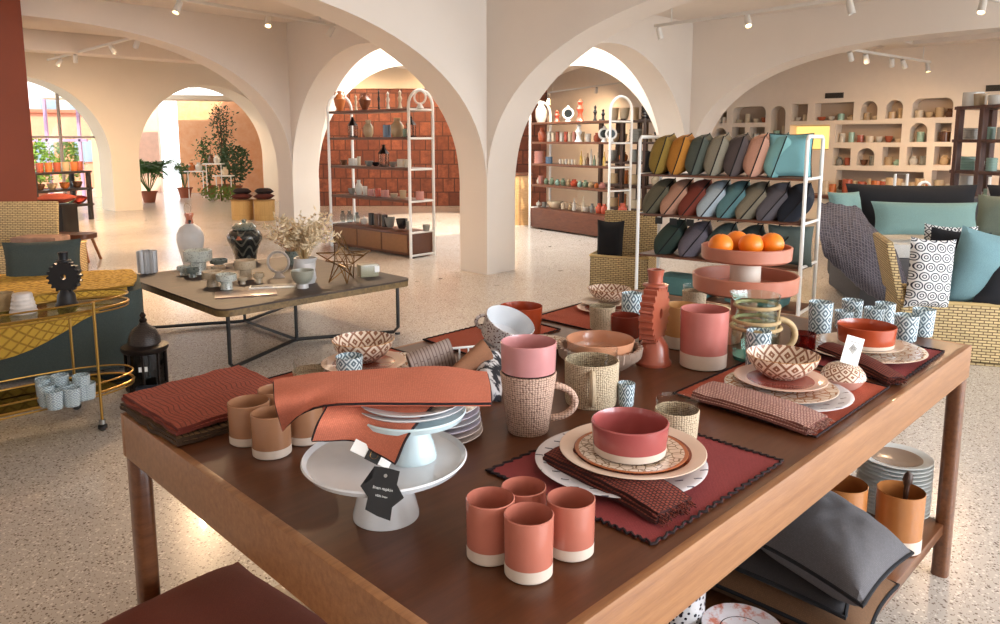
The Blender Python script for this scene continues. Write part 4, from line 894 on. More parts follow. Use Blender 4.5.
t2, q2s, r2s = cake_stand('cake_stand', 'small white cake stand standing on the large one, under the coral napkins', 412, 412, 108, zc2, zc1-.0035, .045, glaze('ice_white', (206, 226, 232), None, .15), .55)
for k, (lab, mm) in enumerate((('lower white dinner plate on the small cake stand under the napkins', whitec), ('upper white dinner plate on the small cake stand, just under the napkins', whitec))):
    one('dinner_plate', lathe(plate_prof(r2s*(1.02-.04*k), .015), 48), mm, lab, 'plate', (q2s.x, q2s.y, zc2+.006+k*.008))
lil = glaze('lilac_white', (206, 196, 212), None, .2); blush = glaze('blush_white', (224, 208, 200), None, .25)
qp, rp_ = fitc(440, 444, 86, T0+.02); qp = qp+Vector((-.01, .10, 0))
for k in range(6):
    one('stacked_plate', lathe(plate_prof(.105-.002*k, .016), 44), (blush, blush, lil, whitec, lil, whitec)[k], ('cream plate, lowest', 'cream plate, second', 'lilac plate, third', 'white plate, fourth', 'lilac plate, fifth', 'white plate, topmost')[k]+' of the stack behind the white cake stands', 'plate', (qp.x, qp.y, T0+k*.013))
# coral napkins over the stands
coraln = weave('linen_coral', (214, 128, 100), (190, 98, 74), .0028, .0028, .9, .3, .0006)
zN = zc2+.04
def gp(px, py, z): return G(px, py, z)
rows = [[gp(283, 430, zc1+.01), gp(276, 404, zN-.015), gp(274, 382, zN)], [gp(303, 412, zN-.035), gp(302, 396, zN), gp(302, 377, zN+.004)], [gp(340, 404, zN), gp(340, 388, zN+.006), gp(340, 373, zN+.008)], [gp(400, 404, zN), gp(398, 388, zN+.007), gp(400, 370, zN+.010)], [gp(450, 404, zN-.001), gp(448, 388, zN+.006), gp(440, 368, zN+.010)], [gp(491, 404, zN-.006), gp(490, 389, zN-.003), gp(487, 374, zN)]]
def napc(name, label, rows, nu, nv, th, m, trimm, **kw):
    bt, e = cloth(rows, nu, nv, .002, th, 1); loc = base(bt); t = thing(name, label, 'napkin', loc); obj('cloth', shifted(bt, loc), m, t)
    obj('stitched_edge', tube(NB(), [p-loc for p in e], .0026, 6, closed=True), trimm, t); return t
napc('draped_napkin', 'coral linen napkin folded long across the top of the cake stand', rows, 44, 18, .009, coraln, blackt)
rows = [[gp(312, 441, zc1+.055), gp(318, 424, zc2+.010), gp(330, 402, zN-.006)], [gp(352, 440, zc1+.055), gp(360, 420, zc2+.010), gp(370, 402, zN-.007)], [gp(376, 452, zc1+.04), gp(392, 425, zc2+.006), gp(405, 402, zN-.007)], [gp(395, 463, zc1+.03), gp(410, 432, zc2+.0), gp(436, 402, zN-.007)]]
napc('draped_napkin', 'coral linen napkin hanging in a point over the front of the cake stand', rows, 30, 20, .004, coraln, blackt)
# black hang tag and white card
yq = G(385, 484, zc1).y; loc = D(383, 490, yq-.03); t = thing('hang_tag', 'black star shaped paper tag with small white writing on the cake stand', 'tag', loc, 0); k = mpp(loc)
fr_ = Matrix.Translation((0, -.012, 0)) @ Matrix.Rotation(math.radians(12), 4, 'Y') @ Matrix.Rotation(PI/2-.18, 4, 'X')
b = extr([(-.030, .024), (-.030, .048), (.0, .050) , (.030, .048), (.030, .022), (.052, 0), (.030, -.022), (.032, -.048), (0, -.044), (-.030, -.036), (-.030, -.012), (-.052, .006)], 0, .0012); bmesh.ops.scale(b, vec=(.72, .86, 1), verts=b.verts); bmesh.ops.transform(b, matrix=fr_, verts=b.verts); obj('card', b, plain('tag_black', (20, 20, 22), .6, var=0), t, smooth=False)
tw = plain('tag_print', (226, 226, 224), .6, var=0)
def text(body, size, M_, mat, parent, name='printed_text'):
    cu_ = bpy.data.curves.new('text', 'FONT'); cu_.body = body; cu_.size = size; cu_.align_x = 'CENTER'; cu_.extrude = .00015
    o = bpy.data.objects.new('text', cu_); S.collection.objects.link(o); dg = bpy.context.evaluated_depsgraph_get(); dg.update(); me = bpy.data.meshes.new_from_object(o.evaluated_get(dg)); bpy.data.objects.remove(o); bpy.data.curves.remove(cu_)
    me.transform(M_); return obj(name, me, mat, parent)
text('linen napkin', .0070, fr_ @ Matrix.Translation((0, .006, .0016)), tw, t)
text('100% linen', .0048, fr_ @ Matrix.Translation((0, -.006, .0016)), tw, t, 'small_print')
b = lathe([(0, 0), (.003, 0), (.003, .001), (0, .001)], 12); bmesh.ops.transform(b, matrix=fr_ @ Matrix.Translation((0, .030, .0013)), verts=b.verts); obj('eyelet', b, plain('silver', (190, 190, 190), .3, .9, var=0), t)
loc = gp(372, 454, zc1+.035); t = thing('price_label', 'folded white label with black logo square under the coral napkins', 'label', loc, 0)
fr2 = Matrix.Rotation(math.radians(28), 4, 'Y') @ Matrix.Rotation(PI/2-.5, 4, 'X'); b = NB(); box(b, (0, 0, 0), (.075, .022, .001)); bmesh.ops.transform(b, matrix=fr2, verts=b.verts); obj('card', b, trimw, t)
b = NB(); box(b, (.004, 0, .0012), (.026, .026, .001)); bmesh.ops.transform(b, matrix=fr2, verts=b.verts); obj('logo_square', b, blackm, t)
b = NB(); tube(b, [(.007*math.cos(a)+.004, .007*math.sin(a), .002) for a in [2*PI*k_/16 for k_ in range(16)]], .0006, 4, closed=True); bmesh.ops.transform(b, matrix=fr2, verts=b.verts); obj('gold_ring', b, gold, t)

# patterned bowl at the back left
ochreb = diamond('brown_lozenge', (232, 214, 196), (142, 92, 64), 2.6, .3)
def patbowl(name, px, bot, top, w, z, label, cells=12, chh=.055, m=ochreb):
    q, r, h = fit(px, bot, top, w, z); p = [(0, 0), (r*.42, 0), (r*.46, h*.04), (r*.72, h*.3), (r*.92, h*.65), (r, h), (r*.975, h*1.02), (r*.89, h*.66), (r*.68, h*.32), (r*.4, h*.09), (0, h*.07)]
    one(name, lathe(p, 56, [1, 0, 0, 0, 0, 1, 0, 0, 0, 0], cells=cells, ch=chh), [m, honey], label, 'bowl', q); return q, r
terp = m_rimplate('terracotta_plate', [(0, (150, 66, 48)), (.10, (226, 190, 168))]); terp2 = m_rimplate('terracotta_plate_small', [(0, (176, 92, 72)), (.085, (230, 198, 176))])
patpl = lambda nm, r_: m_rimplate(nm, [(0, (232, 216, 198)), (r_*.97, (220, 200, 184))], ((178, 128, 92), 45, .07))
q, r = fitc(383, 373, 116, T0+.004); one('dinner_plate', lathe(plate_prof(r, .016), 56), patpl('vine_a', r), 'cream plate with fine tan vines, lowest at the back left setting', 'plate', q)
q, r = fitc(364, 365, 84, T0+.02); one('side_plate', lathe(plate_prof(r, .016), 48), m_rimplate('terr_a', [(0, (150, 66, 48)), (r*.74, (226, 190, 168))]), 'terracotta plate with cream rim under the back left bowl', 'plate', q-Vector((0, 0, .003)))
patbowl('patterned_bowl', 364, 369, 339, 62, T0+.03, 'white bowl with brown lozenges at the back left of the table')
tumbler_glass('painted_glass', 350, 384, 356, 27, T0+.008, 'painted glass in front of the back left patterned bowl', ch=.045, cells=6)
seag = knit('seagrass_sleeve', (212, 192, 162), (110, 86, 64), .0062); cg = clear_glass('clear_glass', (253, 253, 252))
def woven_glass(name, px, bot, top, w, z, label, cover=.72, sub=True, taper=.92):
    q, r, h = fit(px, bot, top, w, z); t = thing(name, label, 'glass', q); p, _ = vessel(r*.95, r*.95*taper, h, .002); obj('glass_cup', lathe(p, 30), cg, t)
    c = h*cover; obj('woven_sleeve', lathe([(0, -.0004), (r*taper, -.0004), (r*(taper+(1-taper)*.6), c*.6), (r*1.0, c), (r*.96, c+.002), (r*.955, c), (r*.955*(taper), .004)], 30), seag, t); return t
woven_glass('woven_glass', 311, 381, 360, 36, T0+.004, 'low wide glass with woven base left of the back left bowl', .35)
woven_glass('woven_glass', 676, 444, 399, 44, T0, 'small glass in a woven sleeve right of the pink bowl')
woven_glass('woven_glass', 602, 331, 305, 26, T0+.004, 'small woven glass at the back before the patterned bowl and plates', .95)
# rolled greige napkins and rack
def roll(name, px, py, L, r0_, r1_, z, yaw, tilt, m, label, seed=0):
    q = G(px, py, z); t = thing(name, label, 'napkin', q, yaw); b = NB(); rings = []; pts = []
    for k in range(3):
        pr = [(r0_*(1-.25*k), 0+.004*k), (r1_*(1-.22*k), L-.006*k), (r1_*(1-.22*k)-.003, L-.006*k), (r0_*(1-.25*k)-.003, .004*k)]
        bb = lathe(pr+[pr[0]], 26)
        for v in bb.verts:
            a = math.atan2(v.co.y, v.co.x); s = 1+.12*math.sin(3*a+v.co.z*20+seed+k); v.co.x *= s; v.co.y *= s*.72
        bmesh.ops.transform(bb, matrix=Matrix.Translation((0, 0, max(r0_, r1_)*.86)) @ Matrix.Rotation(tilt, 4, 'Y'), verts=bb.verts); mz = min(v.co.z for v in bb.verts)
        obj('fold', bb, m, t)
    return t
grey_s = weave('striped_linen', (176, 158, 150), (120, 98, 92), .20, .010, .9, .3, .001); brownn = linen('brown_roll', (158, 108, 78))
roll('rolled_napkin', 410, 379, .13, .036, .045, T0+.01, .35, PI/2-.25, grey_s, 'greige striped napkin rolled up behind the coral napkins')
roll('rolled_napkin', 452, 388, .14, .026, .034, T0+.01, .75, PI/2-.4, brownn, 'brown rolled napkin between the greige one and the speckled mug', 2)
def m_bw():
    t = NT('inky_marble'); v = t.co('Object', 30); n_ = t.noise(v, 1.0, 4); k = t.ramp(n_, .47, .53); t.set(t.mix(k, lin((40, 40, 48)), lin((214, 212, 214))), .9); return t.m
bwn = m_bw()
P = lambda px, py, z: G(px, py, z)
napc('crumpled_napkin', 'black and white marbled cloth crumpled next to the woven mug', [[P(476, 397, T0+.004), P(470, 374, T0+.03), P(468, 356, T0+.05)], [P(484, 398, T0+.004), P(484, 378, T0+.05), P(482, 352, T0+.08)], [P(492, 400, T0+.004), P(494, 385, T0+.04), P(496, 352, T0+.07)], [P(500, 401, T0+.004), P(502, 384, T0+.02), P(503, 362, T0+.04)]], 26, 22, .004, bwn, bwn)
b = NB(); q = G(455, 372, T0); t = thing('toast_rack', 'white wire rack holding the rolled napkins', 'rack', q, .3)
obj('rail', tube(NB(), [(-.075, 0, .075), (.075, 0, .075)], .004, 6), trimw, t); obj('rail', tube(NB(), [(-.075, 0, .005), (.075, 0, .005)], .004, 6), trimw, t)
for k in range(6): obj('bar', tube(NB(), [(-.07+.028*k, 0, .005), (-.07+.028*k, 0, .075)], .003, 6), trimw, t)
# stack of speckled mugs, one lying tilted, rust bowl, vine plates
spk = glaze('speckled_mug', (214, 204, 200), ((92, 48, 48), 130, .34))
def mug(name, label, q, r, h, m, yaw=0, tilt=0, inner=None, hr=.55, parent=None, taper=.92, hw=.0065):
    t = thing(name, label, 'mug', q, yaw)
    if tilt: t.rotation_euler = (Matrix.Rotation(yaw, 3, 'Z') @ Matrix.Rotation(tilt, 3, 'X')).to_euler()
    p, mi = vessel(r, r*taper, h, .0045); mi = [0]*9+[1]*(len(mi)-9); obj('cup', lathe(p, 40, mi), [m, inner or m], t)
    obj('handle', tube(NB(), [(r*.93+max(0, hr*h*.62*math.sin(a)), 0, h*.52-h*.34*math.cos(a)) for a in [PI*k/14 for k in range(15)]], hw, 8), m, t); return t
q, r, h = fit(503, 364, 342, 44, T0); mug('mug', 'speckled mug standing upright beneath the tilted one', q, r, h*1.0, spk, PI*.96, 0, whitec)
q2m = q+Vector((0, 0, h+.014)); mug('mug', 'speckled mug with white inside lying tilted on top of another mug', q2m, r*1.16, h*1.35, spk, PI*1.02, math.radians(24), whitec, hr=.62).rotation_euler = (Matrix.Rotation(math.radians(18), 3, 'X') @ Matrix.Rotation(math.radians(20), 3, 'Y') @ Matrix.Rotation(PI, 3, 'Z')).to_euler()
q, r, h = fit(521, 340, 306, 43, T0); one('bowl', lathe(vessel(r, r*.9, h, .004)[0], 44), rustg, 'rust orange bowl at the table back, behind the speckled mugs', 'bowl', q)
for k in range(3):
    q, r = fitc(541, 341, 52+k*2, T0+.02+.012*k); q = q+Vector((.01, .02, 0)); one('side_plate', lathe(plate_prof(.088, .013), 40), patpl('vine_%d' % (k+3), .088), ('lowest', 'middle', 'topmost')[k]+' of the three vine patterned plates beside the rust bowl', 'plate', (q.x, q.y, T0+.002+.011*k))
q = G(540, 352, T0)
# woven mug holding the pink cup
zz = T0; q, r, h = fit(528, 441, 372, 56, zz); t = thing('woven_mug', 'tall woven mug of pinkish cord with a loop handle, holding a pink cup', 'mug', q)
sg2 = knit('cord_weave', (208, 174, 154), (96, 62, 50), .0075)
obj('woven_body', lathe([(0, 0), (r*.70, 0), (r*.73, .003), (r*1.0, h), (r*.97, h+.003), (r*.93, h), (r*.68, .006), (0, .006)], 44), sg2, t)
obj('handle', tube(NB(), [(r*.80+r*.85*math.sin(a)*(1 if a else 1), -r*.15, h*.52-h*.28*math.cos(a)) for a in [PI*k/16 for k in range(17)]], .0085, 10), sg2, t)
rr = r*.99; hb = .03; p, mi = vessel(rr, rr*.96, Z(344, q.y)-(zz+h)+.002, .004); qq = Vector((q.x, q.y, zz+h+.0035)); one('cup', lathe(p, 44), pinkg, 'pale pink straight cup set on top of the woven mug', 'cup', qq)
# woven jug in front of the stacked fluted bowl
q, r, h = fit(591, 411, 360, 54, T0); t = thing('woven_jug', 'glass jug in a woven seagrass sleeve with front handle', 'jug', q); Hj = Z(348, q.y)-T0
obj('glass_liner', lathe(vessel(r*.94, r*.85, Hj, .0025)[0], 40), cg, t); obj('woven_sleeve', lathe([(0, -.0004), (r*.93, -.0004), (r*.97, h*.1), (r*1.0, h), (r*.965, h+.002), (r*.955, h-.003), (r*.90, h*.1), (0, .003)], 44), seag, t)
obj('handle', tube(NB(), [(-.008, -r*.97-.022*math.sin(a), h*.52-h*.36*math.cos(a)) for a in [PI*k/14 for k in range(15)]], .008, 8), plain('pale_cane', (214, 190, 156), .6, var=.3, vs=60), t)
flut = plain('ribbed_clay', (196, 168, 150), .6, var=.3, vs=30)
q, r, h = fit(599, 381, 347, 86, T0); q = q+Vector((.004, .02, 0)); p = [(0, 0), (r*.62, 0), (r*.75, h*.2), (r*.97, h*.55), (r, h), (r*.94, h), (r*.9, h*.55), (r*.6, h*.12), (0, h*.1)]
one('fluted_bowl', lathe(p, 132, fl=(33, r*.07)), flut, 'large bowl with vertical ribs holding the honey coloured bowl', 'bowl', q)
qf, rf, hf = q, r, h; q = Vector((qf.x, qf.y, T0+hf*.5)); p, mi = vessel(rf*.80, rf*.72, Z(339, qf.y)-q.z, .005); one('bowl', lathe(p, 44), [glaze('peach_glaze', (220, 158, 122))], 'peach bowl with ochre inside nested in the ribbed bowl', 'bowl', q)
tumbler_glass('painted_glass', 626, 408, 383, 17, T0, 'small painted glass between the woven jug and the pink bowl', ch=.04, cells=6)
# set at the back with patterned bowl
q, r = fitc(604, 310, 54, T0+.006); one('side_plate', lathe(plate_prof(r, .014), 44), m_rimplate('terr_b', [(0, (176, 92, 72)), (r*.72, (226, 190, 168))]), 'terracotta plate with cream rim under the hindmost patterned bowl', 'plate', q)
q, r = fitc(604, 305, 46, T0+.016); one('side_plate', lathe(plate_prof(r, .014), 44), creamg, 'small cream plate directly below the hindmost patterned bowl', 'plate', q+Vector((0, 0, .003)))
patbowl('patterned_bowl', 609, 305, 288, 43, T0+.03, 'bowl with brown lozenges at the back of the table, left of the cog candle holder', 12)
tumbler_glass('painted_glass', 631, 330, 293, 20, T0+.004, 'tall painted glass standing behind the dark red cup', ch=.06, cells=6, flare=.95)
tumb('tumbler', 624.5, 347, 315, 29, T0, brickg, 'dark red tumbler left of the cog candle holder', bs=.25)
tumb('tumbler', 681, 351, 305, 36, T0, honey, 'honey beige tumbler half hidden behind the tall coral jar', bs=.3)
tumb('tall_jar', 702.5, 372, 309, 47, T0, glaze('salmon_glaze', (200, 122, 114)), 'tall salmon pink jar with white base in the middle of the table', 'jar', bs=.26)
cogm = glaze('terracotta_gloss', (172, 88, 66), None, .3)
th_ = cog_holder(655, 366, 271, 30, T0, cogm, 'glossy terracotta cog candle holder in the middle of the table', math.radians(62), widek=.54, teeth=24)
obj('candle_wick', tube(NB(), [(0, 0, .27), (.001, 0, .295)], .0012, 5), trimw, th_)
woven_glass('woven_glass', 694, 307, 285, 24, T0, 'woven glass at the back left of the tiered coral dish', .7)
# tiered dish with oranges
yb = G(744, 322, TZ).y; zL = Z(296, yb-.09); zU = Z(264, yb-.08)
kk = mpp(Vector((0, yb, zL))); RL = 51*kk; RU = 43.5*kk; qd = Vector((D(744, 300, yb).x, yb, T0))
t = thing('tiered_dish', 'coral ceramic dish of two round trays on pedestals', 'dish', qd); cm = glaze('terracotta_dish', (194, 122, 98), None, .4); dz0 = zL-T0+.004; dz1 = zU-T0+.004
hL = Z(272, yb)-zL-.012; hU = Z(244, yb)-zU-.012
obj('foot', lathe([(0, 0), (RL*.42, 0), (RL*.38, .008), (RL*.25, .03), (RL*.25, dz0+.002), (0, dz0+.002)], 36), cm, t)
for nm, R_, z_, h_ in (('lower_tray', RL, dz0, hL), ('upper_tray', RU, dz1, hU)):
    obj(nm, lathe([(0, z_), (R_*.93, z_), (R_*.985, z_+.008), (R_, z_+h_), (R_*.975, z_+h_+.003), (R_*.95, z_+h_), (R_*.94, z_+.014), (0, z_+.012)], 60), cm, t)
obj('middle_pedestal', lathe([(0, dz0+.01), (RL*.29, dz0+.01), (RL*.29, dz0+.02), (RL*.29, dz1+.001), (0, dz1+.001)], 36, [0, 1, 1, 0]), [cm, whiteb], t)
def m_or():
    t = NT('orange_peel'); v = t.co(); t.set(lin((240, 128, 22)), .42, 0, .1); t.bump(t.vor(v, 260), .4, .001); return t.m
orm = m_or()
ro = 11.8*kk
for px, dx, dy, lb in ((721, 0, -.045, 'orange fruit at the left of the upper coral tray'), (737, 0, .05, 'orange fruit at the back of the upper coral tray, highest in the photo'), (751, 0, -.04, 'orange fruit at the front middle of the upper coral tray'), (772, 0, -.01, 'orange fruit at the right of the upper coral tray'), (745, 0, .01, 'orange fruit in the centre of the upper coral tray')):
    p = Vector((D(px, 240, yb+dy).x, yb+dy, zU+.020)); rnd_ = ro*(1.0 if px != 745 else .8)
    if px == 745: p = Vector((D(757, 240, yb+.06).x, yb+.065, zU+.020)); lb = 'orange fruit at the back right of the upper coral tray'
    o = one('orange', lathe([(0, 0)]+[(rnd_*math.sin(a), rnd_-rnd_*.96*math.cos(a)) for a in [PI*k/14 for k in range(1, 14)]]+[(0, rnd_*1.93)], 28), orm, lb, 'orange', p)
    obj('stem_end', lathe([(0, rnd_*1.91), (.004, rnd_*1.92), (.003, rnd_*1.95), (0, rnd_*1.95)], 8), plain('stem_green', (92, 88, 40), .8), o)
# glass pitcher bound with cane
q, r, h = fit(754, 365, 294, 47, T0); t = thing('glass_pitcher', 'clear glass pitcher bound in cane with a thick cane handle', 'pitcher', q); cane = plain('cane', (214, 184, 136), .6, var=.3, vs=60)
gg = clear_glass('green_glass', (238, 249, 245), refl=1.3)
b = lathe([(0, .003), (r*.86, .003), (r*.92, .01), (r*1.0, h*.3), (r*.98, h*.5), (r*.8, h*.75), (r*.95, h), (r*.92, h), (r*.77, h*.75), (r*.95, h*.5), (r*.95, h*.3), (r*.85, .012), (0, .012)], 44)
for v in b.verts:
    if v.co.z > h*.93 and v.co.x < -r*.6 : v.co.x -= .014; v.co.z += .004
obj('glass_body', b, gg, t)
obj('thick_base', lathe([(0, 0), (r*.88, 0), (r*.92, .012), (0, .014)], 40), glaze('sea_glass', (96, 168, 160), None, .1), t)
for z_, rr in ((h*.5, r*1.0), (h*.83, r*.89), (h*.60, r*.93)): obj('cane_band', tube(NB(), [(rr*math.cos(a), rr*math.sin(a), z_) for a in [2*PI*k/36 for k in range(36)]], .006, 8, closed=True), cane, t)
obj('cane_strut', tube(NB(), [(r*.5, -r*.82, h*.45), (r*.85, -r*.4, h*.84)], .003, 6), cane, t)
obj('handle', tube(NB(), [(r*.9+r*.72*math.sin(a), -.01, h*.38-h*.24*math.cos(a)) for a in [PI*(k/16) for k in range(17)]], .010, 10), cane, t)
tumbler_glass('painted_glass', 757, 372, 331, 24, T0, 'painted glass between the pitcher and the brown patterned bowl', ch=.055, cells=6, flare=.95)
q, r, h = fit(802, 360, 342, 24, T0); one('glass', lathe(vessel(r, r*.95, h*1.6, .003)[0], 30), clear_glass('rose_glass', (214, 150, 146)), 'low rose tinted glass behind the brown patterned bowl', 'glass', q)
# coral footed dish glimpsed behind pitcher
q, r, h = fit(728, 352, 318, 44, T0); q = q+Vector((0, .07, 0)); one('bowl', lathe(vessel(r, r*.8, h*.8, .005, h*.2)[0], 40), [cm], 'coral bowl half hidden between the salmon jar and the pitcher', 'bowl', q)
# brown patterned bowl setting
q, r = fitc(787, 396, 122, T0+.006); one('dinner_plate', lathe(plate_prof(r, .018), 56), m_dash(), 'white dinner plate lowest of the brown patterned bowl setting', 'plate', q)
q, r = fitc(780, 390, 108, T0+.018); one('charger_plate', lathe(plate_prof(r, .016), 56), patpl('vine_c', r), 'vine patterned plate in the middle of the brown patterned bowl setting', 'plate', q)
q, r = fitc(780, 383, 89, T0+.03); one('side_plate', lathe(plate_prof(r, .018), 48), m_rimplate('terr_c', [(0, (168, 88, 76)), (r*.72, (232, 196, 178))]), 'dusty rose plate with cream rim under the brown patterned bowl', 'plate', q+Vector((0, 0, .001)))
patbowl('patterned_bowl', 781, 387, 354, 70, T0+.038, 'bowl with bold brown lozenges on the orange red placemat')
napkin('folded_napkin', 'pink waffle napkin folded in front of the brown patterned bowl', (690, 402), (806, 436), .115, T0+.003, waf_p, (.016, .018, .018, .014, .004), 3, .006, seed=9)
# ceramic ball with tag
q, r, h = fit(842, 393, 362, 43, T0+.003); t = thing('ceramic_ornament', 'small domed ceramic ornament with brown lozenges and pink base', 'ornament', q)
obj('base', lathe([(0, 0), (r*.6, 0), (r*.8, h*.15), (r, h*.42), (0, h*.42)], 36), glaze('blush', (226, 176, 160)), t)
obj('dome', lathe([(r*1.0, h*.42), (r*.92, h*.62), (r*.7, h*.84), (r*.4, h*.96), (0, h)], 36, cells=10, ch=.03), ochreb, t)
loc = q+Vector((.004, -.02, h+.001)); t = thing('price_label', 'white paper tag with black diamond logo standing on the small ornament', 'label', loc, 0); Mx = Matrix.Rotation(.28, 4, 'Y') @ Matrix.Rotation(PI/2-.15, 4, 'X'); wl_ = 18*mpp(q)
b = NB(); box(b, (0, wl_*.75, 0), (wl_, wl_*1.55, .0012)); bmesh.ops.transform(b, matrix=Mx, verts=b.verts); obj('card', b, trimw, t)
b = NB(); sq = wl_*.20
for a_, s_ in ((0, 1), (.42, .62), (.75, .3)):
    pts = [(sq*s_*math.cos(k*PI/2+.2)+0, wl_*.85+sq*s_*1.3*math.sin(k*PI/2+.2), .001) for k in range(4)]; tube(b, pts, .0008, 4, closed=True)
bmesh.ops.transform(b, matrix=Mx, verts=b.verts); obj('printed_logo', b, blackm, t)
b = NB(); box(b, (0, wl_*1.22, .001), (wl_*.55, .0012, .0006)); bmesh.ops.transform(b, matrix=Mx, verts=b.verts); obj('printed_line', b, blackm, t)
# rust bowl setting at the right corner
q, r = fitc(864, 352, 112, T0+.006); one('dinner_plate', lathe(plate_prof(r, .018), 56), patpl('vine_d', r), 'large vine patterned plate lowest of the rust bowl setting', 'plate', q)
q, r = fitc(861, 347, 78, T0+.02); one('side_plate', lathe(plate_prof(r, .018), 48), creamg, 'cream plate under the rust bowl at the right corner', 'plate', q)
q, r, h = fit(865, 352, 325, 55, T0+.030); p, mi = vessel(r, r*.93, h, .005, h*.22); one('bowl', lathe(p, 48, mi), [glaze('rust_orange', (180, 76, 42)), whiteb], 'rust orange bowl with cream foot near the right table corner', 'bowl', q)
napkin('folded_napkin', 'brick waffle napkin folded in front of the rust bowl', (815, 355), (886, 385), .06, T0+.003, waf_b, (.020, .022, .020, .014, .002), 3, .0065, seed=15)
for px, bo, to, w, lb in ((819, 338, 302, 23, 'tall painted glass left of the rust bowl setting'), (851, 325, 300, 20, 'painted glass behind the rust bowl, left one of the back pair'), (884, 326, 303, 19, 'painted glass behind the rust bowl, right one of the back pair'), (843, 330, 311, 18, 'short painted glass just left of the rust bowl rim'), (873, 331, 308, 19, 'painted glass touching the back of the rust bowl'), (905, 343, 315, 23, 'pair of cut glasses by the corner, the nearer one'), (922, 338, 309, 21, 'pair of cut glasses by the corner, the farther one')):
    tumbler_glass('painted_glass', px, bo, to, w, T0, lb, ch=.05, cells=6, flare=.85 if px > 900 else .9)
# fruit of the lower shelf: plates, crocks, pillows
Z0 = SZ+E
q, r = fitc(891, 513, 72, Z0); q, r, h = fit(891, 530, 459, 69, Z0); q = q+Vector((.02, .045, 0))
stripe = glaze('plate_edge_white', (222, 224, 222), None, .3)
for k in range(14):
    hh = h/14.5; top_ = k == 13; t = one('stacked_plate', lathe(plate_prof(r*(1-.01*(k % 3)), hh*1.15, .003), 48), m_rimplate('grey_centre', [(0, (160, 136, 118)), (r*.72, (222, 226, 226))]) if top_ else stripe, 'white plate with grey brown centre on top of the tall stack on the lower shelf' if top_ else 'white rimmed plate in the tall stack on the lower shelf, number %d' % k, 'plate', (q.x, q.y, Z0+k*hh), group='plates stacked on the lower shelf' if not top_ else None)
    if not top_: t['label'] = 'white rimmed plate, '+('lowest', 'second from the bottom', 'third from the bottom', 'fourth from the bottom', 'fifth from the bottom', 'sixth from the bottom', 'middle one', 'seventh from the top', 'sixth from the top', 'fifth from the top', 'fourth from the top', 'third from the top', 'second from the top')[k]+' of the tall stack on the lower shelf'
crock = glaze('caramel_glaze', (184, 120, 68))
tumb('crock', 896, 556, 490, 44, Z0, crock, 'caramel crock with white base holding a dark wooden spoon', 'crock', bs=.24)
q, r, h = fit(896, 556, 490, 44, Z0); t = thing('wooden_spoon', 'dark carved wooden spoon standing in the caramel crock', 'spoon', q+Vector((0, 0, .008)))
obj('handle', tube(NB(), [(-.004, 0, 0), (.015, .006, .08), (.022, .008, h+.008)], [.006, .006, .009], 8), plain('ebony_wood', (66, 42, 30), .5), t)
obj('spoon_head', tube(NB(), [(.020, .008, h+.004), (.023, .009, h+.02), (.027, .010, h+.04), (.026, .011, h+.052)], [.009, .016, .014, .004], 12), plain('ebony_wood', (66, 42, 30), .5), t)
tumb('crock', 838, 556, 483, 46, Z0, crock, 'caramel crock partly hidden behind the grey linen pillow', 'crock', bs=.24)
greyl = linen('grey_linen', (104, 102, 106)); brownl = linen('brown_linen', (112, 80, 54)); wp = linen('pale_stitch', (126, 122, 118))
def flatpillow(label, corners, z, thick, m, tr, seed, tilt=0):
    a, b_, c, d = [G(p[0], p[1], z+thick*.4) for p in corners]; ctr_ = (a+b_+c+d)/4; bm, e = pillow(1, 1, thick, 22, .004, seed)
    def mp(v):
        u = v.x+.5; w = v.y+.5; q = a*(1-u)*(1-w)+b_*u*(1-w)+c*u*w+d*(1-u)*w; return Vector((q.x-ctr_.x, q.y-ctr_.y, v.z+thick*.42))
    for v in bm.verts: v.co = mp(v.co)
    mz = min(v.co.z for v in bm.verts); t = thing('pillow', label, 'pillow', (ctr_.x, ctr_.y, z)); bmesh.ops.translate(bm, vec=(0, 0, -mz), verts=bm.verts); obj('cover', bm, m, t); obj('stitched_edge', tube(NB(), [mp(Vector(p))-Vector((0, 0, mz)) for p in e], .0055, 6, closed=True), tr, t)
flatpillow('brown linen pillow lying lowest on the lower shelf', [(640, 560), (868, 660), (898, 590), (735, 512)], Z0, .13, brownl, blackf, 3)
flatpillow('dark charcoal pillow squeezed between the brown and the grey one', [(705, 560), (845, 622), (868, 572), (770, 512)], Z0+.10, .08, linen('dark_char', (58, 54, 56)), blackf, 4)
flatpillow('grey linen pillow with pale whip stitched edge on top of the pillow pile', [(748, 545), (862, 614), (912, 560), (806, 488)], Z0+.13, .17, greyl, blackf, 6)
def m_marb():
    t = NT('rose_marble'); v = t.co('Object'); w = t.noise(v, 14, 4, .7); k = t.ramp(w, .52, .62); x = t.xyz(v); d = t.math('SQRT', t.math('ADD', t.math('MULTIPLY', x[0], x[0]), t.math('MULTIPLY', x[1], x[1])))
    ring = t.math('MULTIPLY', t.math('GREATER_THAN', d, .057), t.math('LESS_THAN', d, .0595)); t.set(t.mix(ring, t.mix(k, lin((226, 218, 222)), lin((206, 128, 108))), lin((30, 30, 34))), .2, 0, .3); return t.m
marb = m_marb(); q, r = fitc(742, 620, 80, SZ+.10)
for k in range(6): one('marbled_plate', lathe(plate_prof(r*1.0, .016), 48), marb if k == 5 else brownl if k % 2 else marb, 'rose marbled plate with a thin black ring on top of the low front stack' if k == 5 else ('first', 'second', 'third', 'fourth', 'fifth')[k]+' plate from the bottom in the marbled stack at the shelf front', 'plate', (q.x, q.y-.01, Z0+.014*k))
